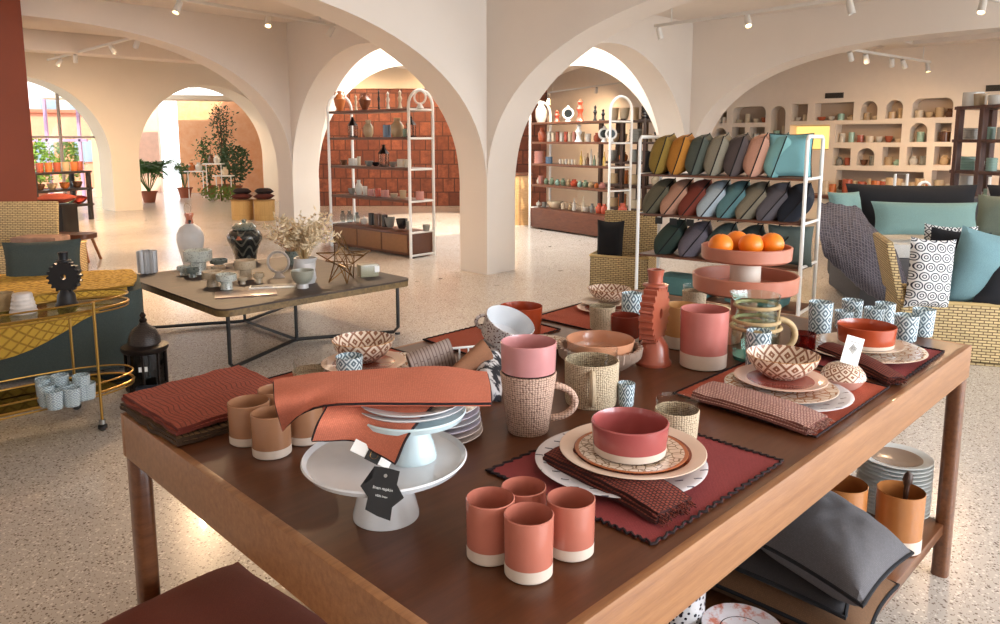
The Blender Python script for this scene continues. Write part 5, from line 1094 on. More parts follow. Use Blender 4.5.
q, r, h = fit(679, 650, 590, 48, Z0); one('speckled_jar', lathe(vessel(r, r*.95, .16, .004)[0], 36), glaze('dalmatian', (206, 204, 206), ((30, 28, 40), 70, .36)), 'white jar with dark speckles under the table beside the marbled plates', 'jar', q)

# ---------------------------------------------------------------- arched display shelves at the back
def unit(name, label, pxl, pyl, pxr, pyr, depth, shelves, wood_m, base_h, doors, H, side='arch', off=0, basecol=None):
    A = G(pxl, pyl, 0); B = G(pxr, pyr, 0); d = Vector((B.x-A.x, B.y-A.y)); L = d.length; an = math.atan2(d.y, d.x)
    t = thing(name, label, 'shelf', ((A.x+B.x)/2, (A.y+B.y)/2, 0), an)
    for s in (-1, 1):
        x = s*L/2; r = depth/2; zc = H-r
        obj('arched_frame', tube(NB(), [(x, 0, 0), (x, 0, zc)]+[(x, r-r*math.cos(a), zc+r*math.sin(a)) for a in [PI*k/12 for k in range(1, 12)]]+[(x, depth, zc), (x, depth, 0)], .02, 8), trimw, t)
        for z in shelves+[.03]: obj('rung', tube(NB(), [(x, 0, z), (x, depth, z)], .015, 6), trimw, t)
    for z in shelves[(1 if base_h else 0):]: obj('shelf_board', box(NB(), (0, depth/2, z), (L, depth-.02, .035), bev=.004), wood_m, t)
    if base_h:
        o = obj('base_cabinet', box(NB(), (0, depth/2, base_h/2+.03), (L-.04, depth-.02, base_h), bev=.006), basecol or wood_m, t)
        for k in range(doors):
            w = (L-.12)/doors; obj('cane_door', box(NB(), (-L/2+.06+w*(k+.5), .004, base_h/2+.03), (w-.03, .012, base_h-.07), bev=.003), plain('door_panel', (150, 106, 70), .6, var=.15, vs=20), o)
    return t, L
lsh = [.37, .80, 1.16, 1.57, 1.95]
A_p = (333, 246); B_p = (413, 258)
Ya = G(333, 246, 0).y; Yb = G(413, 258, 0).y
zs = [Z(228, (Ya+Yb)/2), Z(198.5, (Ya+Yb)/2), Z(168, (Ya+Yb)/2), Z(138.5, (Ya+Yb)/2), Z(111, (Ya+Yb)/2)]
t, LL = unit('display_shelf', 'tall white arched shelf with dark boards in front of the clay tile wall', 332, 246, 411, 258.5, .42, zs, walnut, zs[0]-.03, 3, 2.2)
# top arches reach y ~ 90
UM = t.matrix_basis
def on(px, zi, dy=.2, UM=UM, LL=LL):
    # local x so that the point shows at px
    lo, hi = -LL/2, LL/2
    for _ in range(30):
        m = (lo+hi)/2; p = UM @ Vector((m, dy, zi)); r = PX0+F*(p.x)/(p.y*math.cos(PITCH)-(p.z-CAMH)*math.sin(PITCH))
        if r < px: lo = m
        else: hi = m
    return UM @ Vector((m, dy, zi))
def shape(kind, r, h):
    if kind == 'bowl': return vessel(r, r*.5, h, max(.003, r*.06), 0, .4)[0]
    if kind == 'cup': return vessel(r, r*.85, h, max(.003, r*.08))[0]
    if kind == 'jar': return [(0, 0), (r*.7, 0), (r, h*.25), (r, h*.6), (r*.6, h*.78), (r*.5, h*.82), (r*.58, h), (r*.5, h), (r*.42, h*.82), (0, h*.8)]
    if kind == 'bottle': return [(0, 0), (r, 0), (r, h*.5), (r*.4, h*.7), (r*.3, h), (0, h)]
    if kind == 'box': return [(0, 0), (r, 0), (r, h), (r*.9, h), (r*.9, h*.97), (0, h*.97)]
    if kind == 'teapot': return [(0, 0), (r*.6, 0), (r, h*.35), (r*.85, h*.65), (r*.3, h*.8), (r*.1, h*.85), (r*.16, h), (0, h)]
    if kind == 'figure': return [(0, 0), (r*.8, 0), (r*.5, h*.15), (r*.35, h*.35), (r*.7, h*.55), (r*.3, h*.72), (r*.5, h*.86), (0, h)]
    if kind == 'stack': return [(0, 0)]+[q for k in range(5) for q in ((r, h*k/5+.0005), (r, h*(k+.7)/5), (r*.9, h*(k+1)/5))]+[(0, h)]
    return vessel(r, r, h)[0]
PAL = {'white': (216, 210, 200), 'cream': (222, 204, 176), 'terracotta': (176, 90, 62), 'black': (34, 32, 34), 'brown': (104, 68, 46), 'pink': (206, 140, 128), 'green': (136, 156, 130), 'grey': (140, 140, 134), 'sand': (198, 170, 132), 'coral': (204, 88, 62), 'blue': (92, 116, 140), 'yellow': (226, 186, 92), 'glass': None, 'mint': (170, 206, 190), 'orange': (206, 118, 62), 'red': (176, 58, 44)}
def pot(name, kind, loc, r, h, colr, label, cat, group=None):
    m = clear_glass('pot_glass', (214, 222, 224), refl=1.6) if colr == 'glass' else glaze('pot_'+colr, PAL[colr]); return one(name, lathe(shape(kind, r, h), 18), m, label, cat, loc, 0, group)
def row(UMx, Lx, z, items, where):
    for k, it in enumerate(items):
        px, kind, w, hpx, colr, lab = it; p = on(px, z, .2, UMx, Lx); kx = mpp(p); nm = {'cup': 'cup', 'bowl': 'bowl', 'jar': 'jar', 'bottle': 'bottle', 'box': 'canister', 'teapot': 'teapot', 'figure': 'figurine', 'stack': 'stacked_bowls'}[kind]
        pot(nm, kind, p, w*.5*kx, hpx*kx, colr, lab+' '+where, nm.replace('_', ' '))
W0 = 'on the top board of the left arched shelf'
pot0 = on(340, zs[4]+.02); kx = mpp(pot0); t = thing('amphora', 'terracotta amphora with two handles at the left of the top board', 'vase', pot0)
def amph(t, r, h, m):
    obj('body', lathe([(0, 0), (r*.4, 0), (r*.8, h*.3), (r, h*.6), (r*.6, h*.8), (r*.3, h*.86), (r*.35, h), (r*.28, h), (0, h*.85)], 24), m, t)
    for s in (-1, 1): obj('handle', tube(NB(), [(s*r*.32, 0, h*.95), (s*r*.7, 0, h*.95), (s*r*.85, 0, h*.72)], .008, 6), m, t)
amph(t, 6*kx, 20*kx, glaze('pot_orange', PAL['orange'])); p = on(365, zs[4]+.02); t = thing('amphora', 'brown round amphora, third object on the top board', 'vase', p); amph(t, 6*kx, 16*kx, glaze('pot_brown2', (128, 74, 48)))
row(UM, LL, zs[4]+.019, [(356, 'figure', 5, 16, 'cream', 'cream slim figurine between the amphoras'), (379, 'figure', 4, 20, 'black', 'black slim figurine'), (388, 'figure', 6, 18, 'white', 'white twisted figurine left of its twin'), (400, 'figure', 7, 19, 'cream', 'cream twisted figurine near the arch')], W0)
p = on(417, zs[4]+.02, .1); p = UM @ Vector((LL/2+.0, .2, zs[4]+.02)); t = thing('ring_sculpture', 'white ring sculpture standing in the arch of the left shelf', 'sculpture', p, 0); obj('foot', lathe([(0, 0), (.05, 0), (.02, .06), (0, .06)], 16), trimw, t); obj('ring', tube(NB(), [(.075*math.cos(a), 0, .14+.085*math.sin(a)) for a in [2*PI*k/20 for k in range(20)]], .014, 8, closed=True), trimw, t)
def smalllantern(p, h, label, m=ir):
    t = thing('lantern', label, 'lantern', p); r = h*.22; obj('glass_body', lathe([(r, h*.04), (r, h*.58)], 6), cg, t); obj('base', lathe([(0, 0), (r*1.1, 0), (r*1.1, h*.05), (0, h*.05)], 6), m, t); obj('roof', lathe([(0, h*.57), (r*1.25, h*.57), (r*.5, h*.78), (r*.3, h*.9), (r*.4, h*.95), (0, h)], 6), m, t)
    for k in range(6): obj('corner_bar', tube(NB(), [(r*math.cos(k*PI/3), r*math.sin(k*PI/3), h*.03), (r*math.cos(k*PI/3), r*math.sin(k*PI/3), h*.58)], .006, 4), m, t)
smalllantern(on(353, zs[3]+.02), 20*kx, 'small dark lantern at the left of the second board'); smalllantern(on(411, zs[3]+.02), 19*kx, 'small dark lantern at the right end of the second board'); smalllantern(on(384, zs[2]+.02), 21*kx, 'small dark lantern in the middle of the third board')
row(UM, LL, zs[3]+.019, [(368.5, 'jar', 10, 17, 'sand', 'sand coloured round bottle vase'), (387, 'box', 8, 12, 'blue', 'blue grey ribbed canister'), (397.5, 'jar', 13, 19, 'sand', 'large sand jar'), (360, 'cup', 5, 8, 'orange', 'small amber cup beside the lantern'), (405, 'cup', 5, 8, 'green', 'green small cup')], 'on the second board of the left shelf')
row(UM, LL, zs[2]+.019, [(344, 'bowl', 7, 5, 'brown', 'brown little bowl'), (353, 'stack', 9, 7, 'white', 'white bowls stacked'), (359, 'cup', 4, 9, 'cream', 'cream tall cup'), (369, 'bowl', 9, 5, 'grey', 'grey little bowl'), (376, 'bowl', 8, 4, 'black', 'black shallow bowl'), (393, 'bowl', 8, 5, 'grey', 'grey bowl right of the lantern'), (401, 'box', 8, 8, 'cream', 'cream square canister'), (408, 'box', 7, 8, 'cream', 'second cream canister at the end')], 'on the third board of the left shelf')
row(UM, LL, zs[1]+.019, [(352, 'bowl', 8, 6, 'grey', 'grey bowl'), (359, 'jar', 7, 15, 'white', 'white tall pitcher'), (365, 'cup', 5, 9, 'white', 'white cup beside the pitcher'), (371, 'stack', 7, 7, 'pink', 'pink stacked bowls at left'), (378, 'stack', 6, 8, 'coral', 'coral stacked bowls'), (385, 'stack', 8, 7, 'pink', 'pink stacked bowls in the middle'), (394, 'bowl', 8, 4, 'cream', 'cream shallow bowl'), (403, 'cup', 7, 8, 'sand', 'sand cup')], 'on the fourth board of the left shelf')
p = UM @ Vector((LL/2-.03, .2, zs[1]+.02)); pot('canister', 'box', p, .055, .11, 'pink', 'pink canister at the ladder end of the fourth board', 'canister')
row(UM, LL, zs[0]+.012, [(343, 'jar', 6, 11, 'glass', 'left clear glass jar'), (350, 'jar', 7, 12, 'glass', 'second clear glass jar'), (357, 'jar', 6, 11, 'glass', 'third clear glass jar'), (364, 'teapot', 8, 9, 'white', 'white teapot'), (371.5, 'box', 6, 12, 'black', 'black canister'), (378, 'box', 8, 12, 'brown', 'brown canister'), (385, 'box', 6, 12, 'black', 'second black canister'), (390, 'bowl', 11, 10, 'grey', 'dark grey bowl with a white label'), (402, 'bowl', 12, 10, 'black', 'black deep bowl'), (409, 'cup', 6, 8, 'grey', 'grey cup')], 'on top of the cabinet of the left shelf')
p = UM @ Vector((LL/2-.0, .28, zs[0]+.012)); pot('cup', 'cup', p, .05, .08, 'grey', 'small grey cup at the ladder end on top of the left cabinet', 'cup')

# right arched shelf
Yr = (G(529, 228, 0).y+G(608, 240, 0).y)/2
zr = [Z(212, Yr), Z(188, Yr), Z(166, Yr), Z(143, Yr), Z(122.5, Yr)]
t, LR = unit('display_shelf', 'tall white arched shelf crowded with small ceramics before the dim back room', 529.5, 228, 608, 240, .46, zr, walnut, zr[0]-.03, 0, 2.22, basecol=wood('red_brown_wood', (112, 62, 40), (86, 44, 28), (3, 12, 12), .5))
UR = t.matrix_basis; wr_ = 'of the right arched shelf'
row(UR, LR, zr[4]+.019, [(541, 'jar', 11, 21, 'white', 'large white ribbed vase on the top board'), (557, 'figure', 8, 12, 'coral', 'small coral figurine on the top board'), (580, 'figure', 11, 22, 'coral', 'tall coral figurine on the top board'), (595, 'figure', 6, 16, 'black', 'black curled figurine on the top board'), (603, 'figure', 6, 12, 'black', 'low black figurine by the ladder arch')], wr_)
for px, z_, lb in ((568, zr[4], 'round mirror figurine with white rim on the top board'), (604, zr[3], 'round mirror figurine with white rim on the second board'), (611, zr[3], 'second round mirror figurine nearest the ladder')):
    p = on(px, z_+.019, .18, UR, LR); kx = mpp(p); t = thing('mirror_figurine', lb, 'mirror', p); r = 5*kx; obj('foot', lathe([(0, 0), (r*.6, 0), (r*.25, r*.7), (0, r*.7)], 14), trimw, t)
    obj('rim', tube(NB(), [(r*math.cos(a), 0, r*1.6+r*math.sin(a)) for a in [2*PI*k/20 for k in range(20)]], r*.22, 8, closed=True), trimw, t); b = extr([(r*math.cos(a), r*math.sin(a)) for a in [2*PI*k/20 for k in range(20)]], -.004, .004); bmesh.ops.transform(b, matrix=Matrix.Translation((0, 0, r*1.6)) @ Matrix.Rotation(PI/2, 4, 'X'), verts=b.verts); obj('mirror_disc', b, plain('dark_mirror_disc', (50, 54, 52), .1, .6), t); obj('knob', lathe([(0, r*2.7), (r*.3, r*2.8), (r*.25, r*3.1), (0, r*3.2)], 10), trimw, t)
it = [(542, 'jar', 8, 14, 'terracotta', 'terracotta jar on the second board')]
cols = ['white', 'cream', 'terracotta', 'white', 'coral', 'cream', 'pink', 'green', 'sand']
for k in range(9): it.append((549+k*4.2, 'cup', 4, 10-(k % 2), cols[k], ('first', 'second', 'third', 'fourth', 'fifth', 'sixth', 'seventh', 'eighth', 'ninth')[k]+' from the left of the slim beakers on board two'))
it += [(588, 'cup', 6, 8, 'white', 'white short cup on the second board'), (597, 'jar', 7, 9, 'terracotta', 'squat terracotta jar on the second board')]
row(UR, LR, zr[3]+.019, it, wr_)
p = on(578.5, zr[3]+.019, .1, UR, LR); kx = mpp(p); one('figurine', lathe(shape('figure', 5*kx, 18*kx), 16), trimw, 'white winged figurine in front of the beakers on the second board of the right shelf', 'figurine', p)
it = [(538, 'stack', 9, 12, 'pink', 'stacked pink cups on the third board'), (549, 'stack', 7, 7, 'blue', 'blue stacked cups on the third board')]
for k in range(6): it.append((560+k*3, 'cup', 2.6, 5, ('white', 'cream')[k % 2], ('first', 'second', 'third', 'fourth', 'fifth', 'sixth')[k]+' of the tiny cups on the third board'))
for k in range(8): it.append((581+k*3.3, 'bottle', 3, (14, 9, 12, 16, 10, 13, 8, 14)[k], ('yellow', 'cream', 'brown', 'white', 'green', 'cream', 'black', 'yellow')[k], ('first', 'second', 'third', 'fourth', 'fifth', 'sixth', 'seventh', 'eighth')[k]+' from left of the little bottles on the third board'))
row(UR, LR, zr[2]+.019, it, wr_)
it = []
for k, (c, kd_, w, h) in enumerate((('white', 'jar', 4, 6), ('pink', 'cup', 5, 8), ('green', 'jar', 5, 6), ('green', 'jar', 5, 7), ('mint', 'jar', 5, 6), ('green', 'jar', 5, 7), ('sand', 'jar', 5, 7), ('coral', 'jar', 8, 7), ('mint', 'jar', 5, 6), ('green', 'jar', 6, 7), ('sand', 'jar', 6, 6), ('orange', 'jar', 5, 5), ('pink', 'jar', 7, 6))):
    it.append((535+k*5.6, kd_, w, h, c, ('first', 'second', 'third', 'fourth', 'fifth', 'sixth', 'seventh', 'eighth', 'ninth', 'tenth', 'eleventh', 'twelfth', 'thirteenth')[k]+' from left of the lidded pots on the fourth board'))
row(UR, LR, zr[1]+.019, it, wr_)
row(UR, LR, zr[0]+.012, [(537, 'teapot', 5, 6, 'white', 'white small teapot at the left on the base'), (544, 'cup', 5, 5, 'grey', 'grey cup on the base'), (555, 'bowl', 16, 7, 'cream', 'wide cream footed dish on the base'), (563, 'cup', 5, 6, 'cream', 'cream cup by the wide dish'), (570, 'jar', 5, 6, 'sand', 'sand pot in the middle of the base'), (574, 'bottle', 4, 12, 'white', 'white slim bottle on the base'), (583, 'bottle', 4, 15, 'cream', 'cream tall bottle on the base'), (586, 'bowl', 8, 5, 'white', 'white low bowl on the base'), (592, 'jar', 5, 9, 'grey', 'grey bottle jar on the base'), (599, 'jar', 7, 10, 'coral', 'first coral jug on the base'), (604, 'jar', 7, 10, 'coral', 'second coral jug on the base')], wr_)
p = UR @ Vector((LR/2+.02, .28, zr[0]+.012)); pot('jug', 'jar', p, .07, .19, 'coral', 'third coral jug, at the ladder end of the right shelf base', 'jug')

# dark wood shelving in the dim room behind the right shelf
def etagere(name, label, x0, x1, y, py_sh, H, posts, dep=.5, top=None, m=darkwood):
    A = D(x0, 200, y[0]); B = D(x1, 200, y[1]); d = Vector((B.x-A.x, B.y-A.y)); L = d.length; an = math.atan2(d.y, d.x); t = thing(name, label, 'shelf', ((A.x+B.x)/2, (A.y+B.y)/2, 0), an); ym = (y[0]+y[1])/2
    zz_ = [Z(p_, ym) for p_ in py_sh]
    for k in range(posts):
        for yy in (0, dep): obj('post', box(NB(), (-L/2+L*k/(posts-1), yy, H/2), (.07, .07, H), bev=.004), m, t)
    for z in zz_: obj('shelf_board', box(NB(), (0, dep/2, z), (L+.15, dep+.06, .04), bev=.004), m, t)
    return t, L, t.matrix_basis, zz_
t, L3, M3, z3 = etagere('storage_shelf', 'dark wooden storage shelf in the dim back room behind the right arch', 600, 668, (14.6, 13.4), (121, 143, 163, 186, 210), 1.95, 4)
names3 = ['topmost', 'second', 'third', 'fourth', 'lowest']; rnd = random.Random(11)
for i, z in enumerate(z3):
    for k in range(6):
        x = -L3/2+.15+(L3-.3)*k/5+rnd.uniform(-.03, .03); p = M3 @ Vector((x, .2, z+.02)); c = rnd.choice(['black', 'brown', 'sand', 'grey', 'cream', 'orange']); kd_ = rnd.choice(['box', 'box', 'jar', 'bowl', 'stack'])
        nm = {'bowl': 'bowl', 'jar': 'jar', 'box': 'canister', 'stack': 'stacked_bowls'}[kd_]; pot(nm, kd_, p, rnd.uniform(.07, .12), rnd.uniform(.14, .26), c, c+' '+nm.replace('_', ' ')+', '+('first', 'second', 'third', 'fourth', 'fifth', 'sixth')[k]+' from the left on the '+names3[i]+' board of the dim storage shelf', nm.replace('_', ' '))
p = M3 @ Vector((L3/2-.12, .1, z3[1]+.02)); t = thing('table_lamp', 'small lit yellow lamp on the dim storage shelf beside the arch', 'lamp', p); obj('lamp_base', lathe([(0, 0), (.06, 0), (.02, .05), (.02, .12), (0, .12)], 14), blackm, t); obj('lamp_shade', lathe([(.11, .12), (.06, .3), (.055, .3), (.105, .12), (.11, .12)], 20), emit('lamp_glow', (255, 206, 90), 2.0), t)
# wooden counter left of the right shelf, by the near column
q = D(519, 200, 14.0); t = thing('counter', 'pale wooden counter block at the left of the right arched shelf', 'counter', (q.x+.0, q.y, 0), 0); hh = Z(176, 13.5)
obj('counter_body', box(NB(), (0, 0, hh/2), (.44, .6, hh), bev=.01), wood('pale_oak', (196, 156, 108), (172, 128, 84), (3, 3, 12)), t); obj('counter_top', box(NB(), (0, 0, hh+.015), (.48, .64, .03), bev=.005), walnut, t)

# brown etagere before the niche wall at the right
t, L4, M4, z4 = etagere('pottery_shelf', 'dark brown wooden shelf with big pale pots at the right edge', 953, 1030, (9.6, 8.4), (106, 141, 173.5, 204), Z(104, 9.0), 4, .45, m=wood('chestnut', (104, 62, 44), (78, 42, 30), (12, 12, 2), .45))
for i, (zi, px, kd_, w, h, c, lab) in enumerate(((0, 963, 'box', 19, 14, 'white', 'large white planter at the left on the top board'), (0, 980, 'cup', 13, 12, 'sand', 'sand planter on the top board'), (0, 995, 'cup', 14, 10, 'white', 'white wide pot on the top board at the right'), (1, 954, 'bowl', 9, 6, 'white', 'white low bowl on the second board'), (1, 969, 'stack', 14, 11, 'white', 'white bowls stacked on the second board'), (1, 988, 'box', 12, 12, 'mint', 'mint green canister on the second board'), (1, 1002, 'box', 10, 12, 'white', 'white canister on the second board'), (2, 962, 'stack', 17, 13, 'mint', 'mint green bowls stacked on the third board'), (2, 979, 'cup', 9, 9, 'white', 'white cup on the third board'), (2, 991, 'stack', 10, 13, 'mint', 'second mint stack on the third board'), (3, 958, 'box', 12, 22, 'white', 'tall white vase on the low board'), (3, 975, 'jar', 12, 12, 'white', 'white jug on the low board'), (3, 990, 'stack', 13, 12, 'mint', 'mint bowls on the low board'))):
    p = on(px, z4[zi]+.021, .2, M4, L4+.1); kx = mpp(p); nm = {'cup': 'planter', 'bowl': 'bowl', 'jar': 'jug', 'box': 'planter', 'stack': 'stacked_bowls'}[kd_]; pot(nm, kd_, p, w*.5*kx, h*kx, c, lab+' of the brown pottery shelf', nm.replace('_', ' '))

# niche wares
rnd = random.Random(5); ordn = ['first', 'second', 'third', 'fourth', 'fifth', 'sixth', 'seventh', 'eighth', 'ninth', 'tenth', 'eleventh', 'twelfth']
for nm, s1, s2, zb, zt in NR:
    w = s2-s1; n = 1 if w < .35 else max(2, min(10, int(w/.15))); n = 2 if .28 < w <= .5 else n
    if 'yellow' in nm: continue
    for k in range(n):
        s = s1+w*(k+.5)/n; hh = min((zt-zb)*rnd.uniform(.3, .58), .22); r = min(w/n*.44, rnd.uniform(.05, .085)); kd_ = rnd.choice(['cup', 'bowl', 'jar', 'stack', 'stack', 'box']); c = rnd.choice(['cream', 'sand', 'white', 'cream', 'grey', 'sand', 'terracotta', 'brown', 'white', 'mint'])
        if kd_ == 'bowl': hh *= .6
        n2 = {'cup': 'cup', 'bowl': 'bowl', 'jar': 'jar', 'box': 'canister', 'stack': 'stacked_bowls'}[kd_]
        pot(n2, kd_, npos(s, zb+.002, .14), r, hh, c, (c+' '+n2.replace('_', ' ')+', '+ordn[k]+' from the left in the '+nm) if n > 1 else c+' '+n2.replace('_', ' ')+' alone in the '+nm, n2.replace('_', ' '))
# wall lamp niche
yn = [q for q in NR if 'yellow' in q[0]][0]; s = (yn[1]+yn[2])/2; b = NB(); box(b, (0, 0, 0), (yn[2]-yn[1]-.04, .02, yn[4]-yn[3]-.04)); o = obj('light_panel', b, emit('warm_panel', (255, 204, 120), 1.05), loc=npos(s, (yn[3]+yn[4])/2, .27)); o.rotation_euler = (0, 0, -PI/4); tag(o, 'glowing yellow backlight panel in the niche above the cushion rack', 'light')
# long counter along the niche wall
zc_ = Z(192, 14.5)-.02; b = NB(); box(b, (0, 0, zc_-.03), (11, .6, .06), bev=.01); q = nP+nd*7.2-nb*.31; t = thing('wall_counter', 'long brown wooden counter running below the niches', 'counter', (q.x, q.y, 0), -PI/4); obj('counter_top', b, walnut, t); obj('counter_front', box(NB(), (0, .03, (zc_-.06)/2), (10.9, .5, zc_-.06), bev=.01), cream, t)
CMx = t.matrix_basis
for k in range(24):
    px = 825+k*7.2; lo, hi = -5.4, 5.4
    for _ in range(30):
        m = (lo+hi)/2; p = CMx @ Vector((m, 0, zc_+.001)); r = PX0+F*p.x/(p.y*math.cos(PITCH)-(p.z-CAMH)*math.sin(PITCH))
        if r < px: lo = m
        else: hi = m
    c = rnd.choice(['white', 'cream', 'terracotta', 'orange', 'sand', 'glass', 'mint']); kd_ = rnd.choice(['cup', 'jar', 'bottle', 'box', 'stack']); n2 = {'cup': 'cup', 'bottle': 'bottle', 'jar': 'jar', 'box': 'canister', 'stack': 'stacked_bowls'}[kd_]
    pot(n2, kd_, p, rnd.uniform(.06, .09), rnd.uniform(.16, .36), c, c+' '+n2.replace('_', ' ')+' on the long counter under the niches, place '+('one two three four five six seven eight nine ten eleven twelve thirteen fourteen fifteen sixteen seventeen eighteen nineteen twenty twenty-one twenty-two twenty-three twenty-four').split()[k]+' from the left', n2.replace('_', ' '))
# white wire racks showing above the sofa back
for px, py0, py1, w, y, lb in ((900, 174, 193, 12, 7.6, 'small white square wire frame peeking above the sofa back'), (923, 182, 200, 12, 7.6, 'small white round wire frame above the sofa back'), (995, 177, 200, 14, 7.6, 'white square wire frame above the sofa at the right edge')):
    p = D(px, py1, y); r = w*.5*mpp(p); h = D(px, py0, y).z; t = thing('wire_frame_stand', lb, 'stand', (p.x, p.y, 0))
    if 'round' in lb: pts = [(-r, 0, 0), (-r, 0, h-r)]+[(-r*math.cos(a), 0, h-r+r*math.sin(a)) for a in [PI*k/8 for k in range(1, 8)]]+[(r, 0, h-r), (r, 0, 0)]
    else: pts = [(-r, 0, 0), (-r, 0, h), (r, 0, h), (r, 0, 0)]
    obj('frame', tube(NB(), pts, .014, 8), trimw, t); obj('foot_bar', tube(NB(), [(-r, -.15, .01), (-r, .15, .01)], .012, 6), trimw, t); obj('foot_bar', tube(NB(), [(r, -.15, .01), (r, .15, .01)], .012, 6), trimw, t)

# ---------------------------------------------------------------- left back: pottery rack, straw poufs, plants
t, L5, M5, z5 = etagere('pottery_rack', 'black metal rack with terracotta pots before the street window', 36, 90, (13.6, 14.8), (173, 190.5, 207), Z(172, 14.2), 2, .4, m=plain('rack_black', (48, 40, 38), .5))
for i, z in enumerate(z5[:3]):
    for k in range(6 if i == 0 else 4):
        px = 40+k*(8.6 if i == 0 else 12.5); p = on(px, z+.021, .2, M5, L5); kx = mpp(p); c = ('terracotta', 'orange', 'terracotta', 'sand', 'orange', 'terracotta')[k] if i == 0 else ('brown', 'sand', 'orange', 'brown')[k] if i == 1 else ('orange', 'red', 'green', 'red')[k]
        kd_ = 'cup' if i == 0 else 'bowl' if i == 1 else 'stack'; nm = ('pot', 'bowl', 'cushion')[i]
        if i == 2: b, e = pillow(.30, .30, .15, 8, 0, k); bmesh.ops.rotate(b, matrix=Matrix.Rotation(.2, 3, 'X'), verts=b.verts); bmesh.ops.translate(b, vec=(0, 0, .075), verts=b.verts); one('cushion', b, linen('rk'+c, PAL[c]), c+' cushion, '+ordn[k]+' from the left on the lowest board of the black rack', 'cushion', p)
        else: pot(nm, kd_, p, (3.8 if i == 0 else 5)*kx, (9 if i == 0 else 6)*kx, c, c+' '+nm+', '+ordn[k]+' from the left on the '+('top', 'middle')[i]+' board of the black rack', nm)
straw = weave('straw_pouf', (206, 170, 110), (150, 112, 64), .01, .3, .8, .5, .003)
for px, py, w, lb in ((243, 220.5, 21, 'round straw pouf at the left, holding dark cushions'), (265, 221, 20, 'round straw pouf at the right, next to the white column')):
    q, r, h = fit(px, py, 200, w, 0); t = thing('straw_pouf', lb, 'pouf', q); obj('body', lathe([(0, 0), (r*.97, 0), (r, .02), (r, h-.02), (r*.97, h), (0, h)], 28), straw, t); obj('top_ring', tube(NB(), [(r*math.cos(a), r*math.sin(a), h) for a in [2*PI*k/28 for k in range(28)]], .012, 6, closed=True), plain('straw_rim', (170, 130, 80), .8), t)
    for k in range(2): b, e = pillow(.36, .3, .12, 8, 0, k); bmesh.ops.translate(b, vec=(0, 0, .06), verts=b.verts); one('pouf_cushion', b, linen('d'+str(k), (46, 34, 34) if k else (96, 42, 32)), ('dark' if k else 'maroon')+' flat cushion piled on the '+('left' if px < 250 else 'right')+' straw pouf', 'cushion', q+Vector((.0, .02*k, h+.012+.1*k)), .4*k)
# side table and brown bench by the pillar
q = D(70, 238, 9.6); b = NB(); t = thing('low_stool', 'brown curved wooden stool with splayed legs behind the trunk', 'stool', (q.x, q.y, 0)); obj('seat', extr(rrect(.62, .34, .12), .30, .36), walnut, t)
for s in (-1, 1):
    for y in (-.1, .1): obj('leg', tube(NB(), [(s*.22, y, .31), (s*.30, y*1.5, 0)], .018, 8), wood('pale_leg', (176, 116, 72), (150, 92, 56)), t)
q = D(58, 215, 10.8); t = thing('dark_crate', 'black open crate with red cushion on top behind the trunk lid', 'crate', (q.x, q.y, 0)); hz = Z(204, 10.8); obj('crate_body', box(NB(), (0, 0, hz/2), (.36, .4, hz), bev=.01), blackm, t); obj('divider', box(NB(), (-.04, -.205, hz*.5), (.03, .02, hz*.6)), walnut, t)
b, e = pillow(.42, .38, .14, 8, 0, 2); bmesh.ops.translate(b, vec=(0, 0, .07), verts=b.verts); one('cushion', b, linen('crate_red', (160, 70, 48)), 'red brown cushion lying on the black crate', 'cushion', (q.x, q.y, hz+.012))

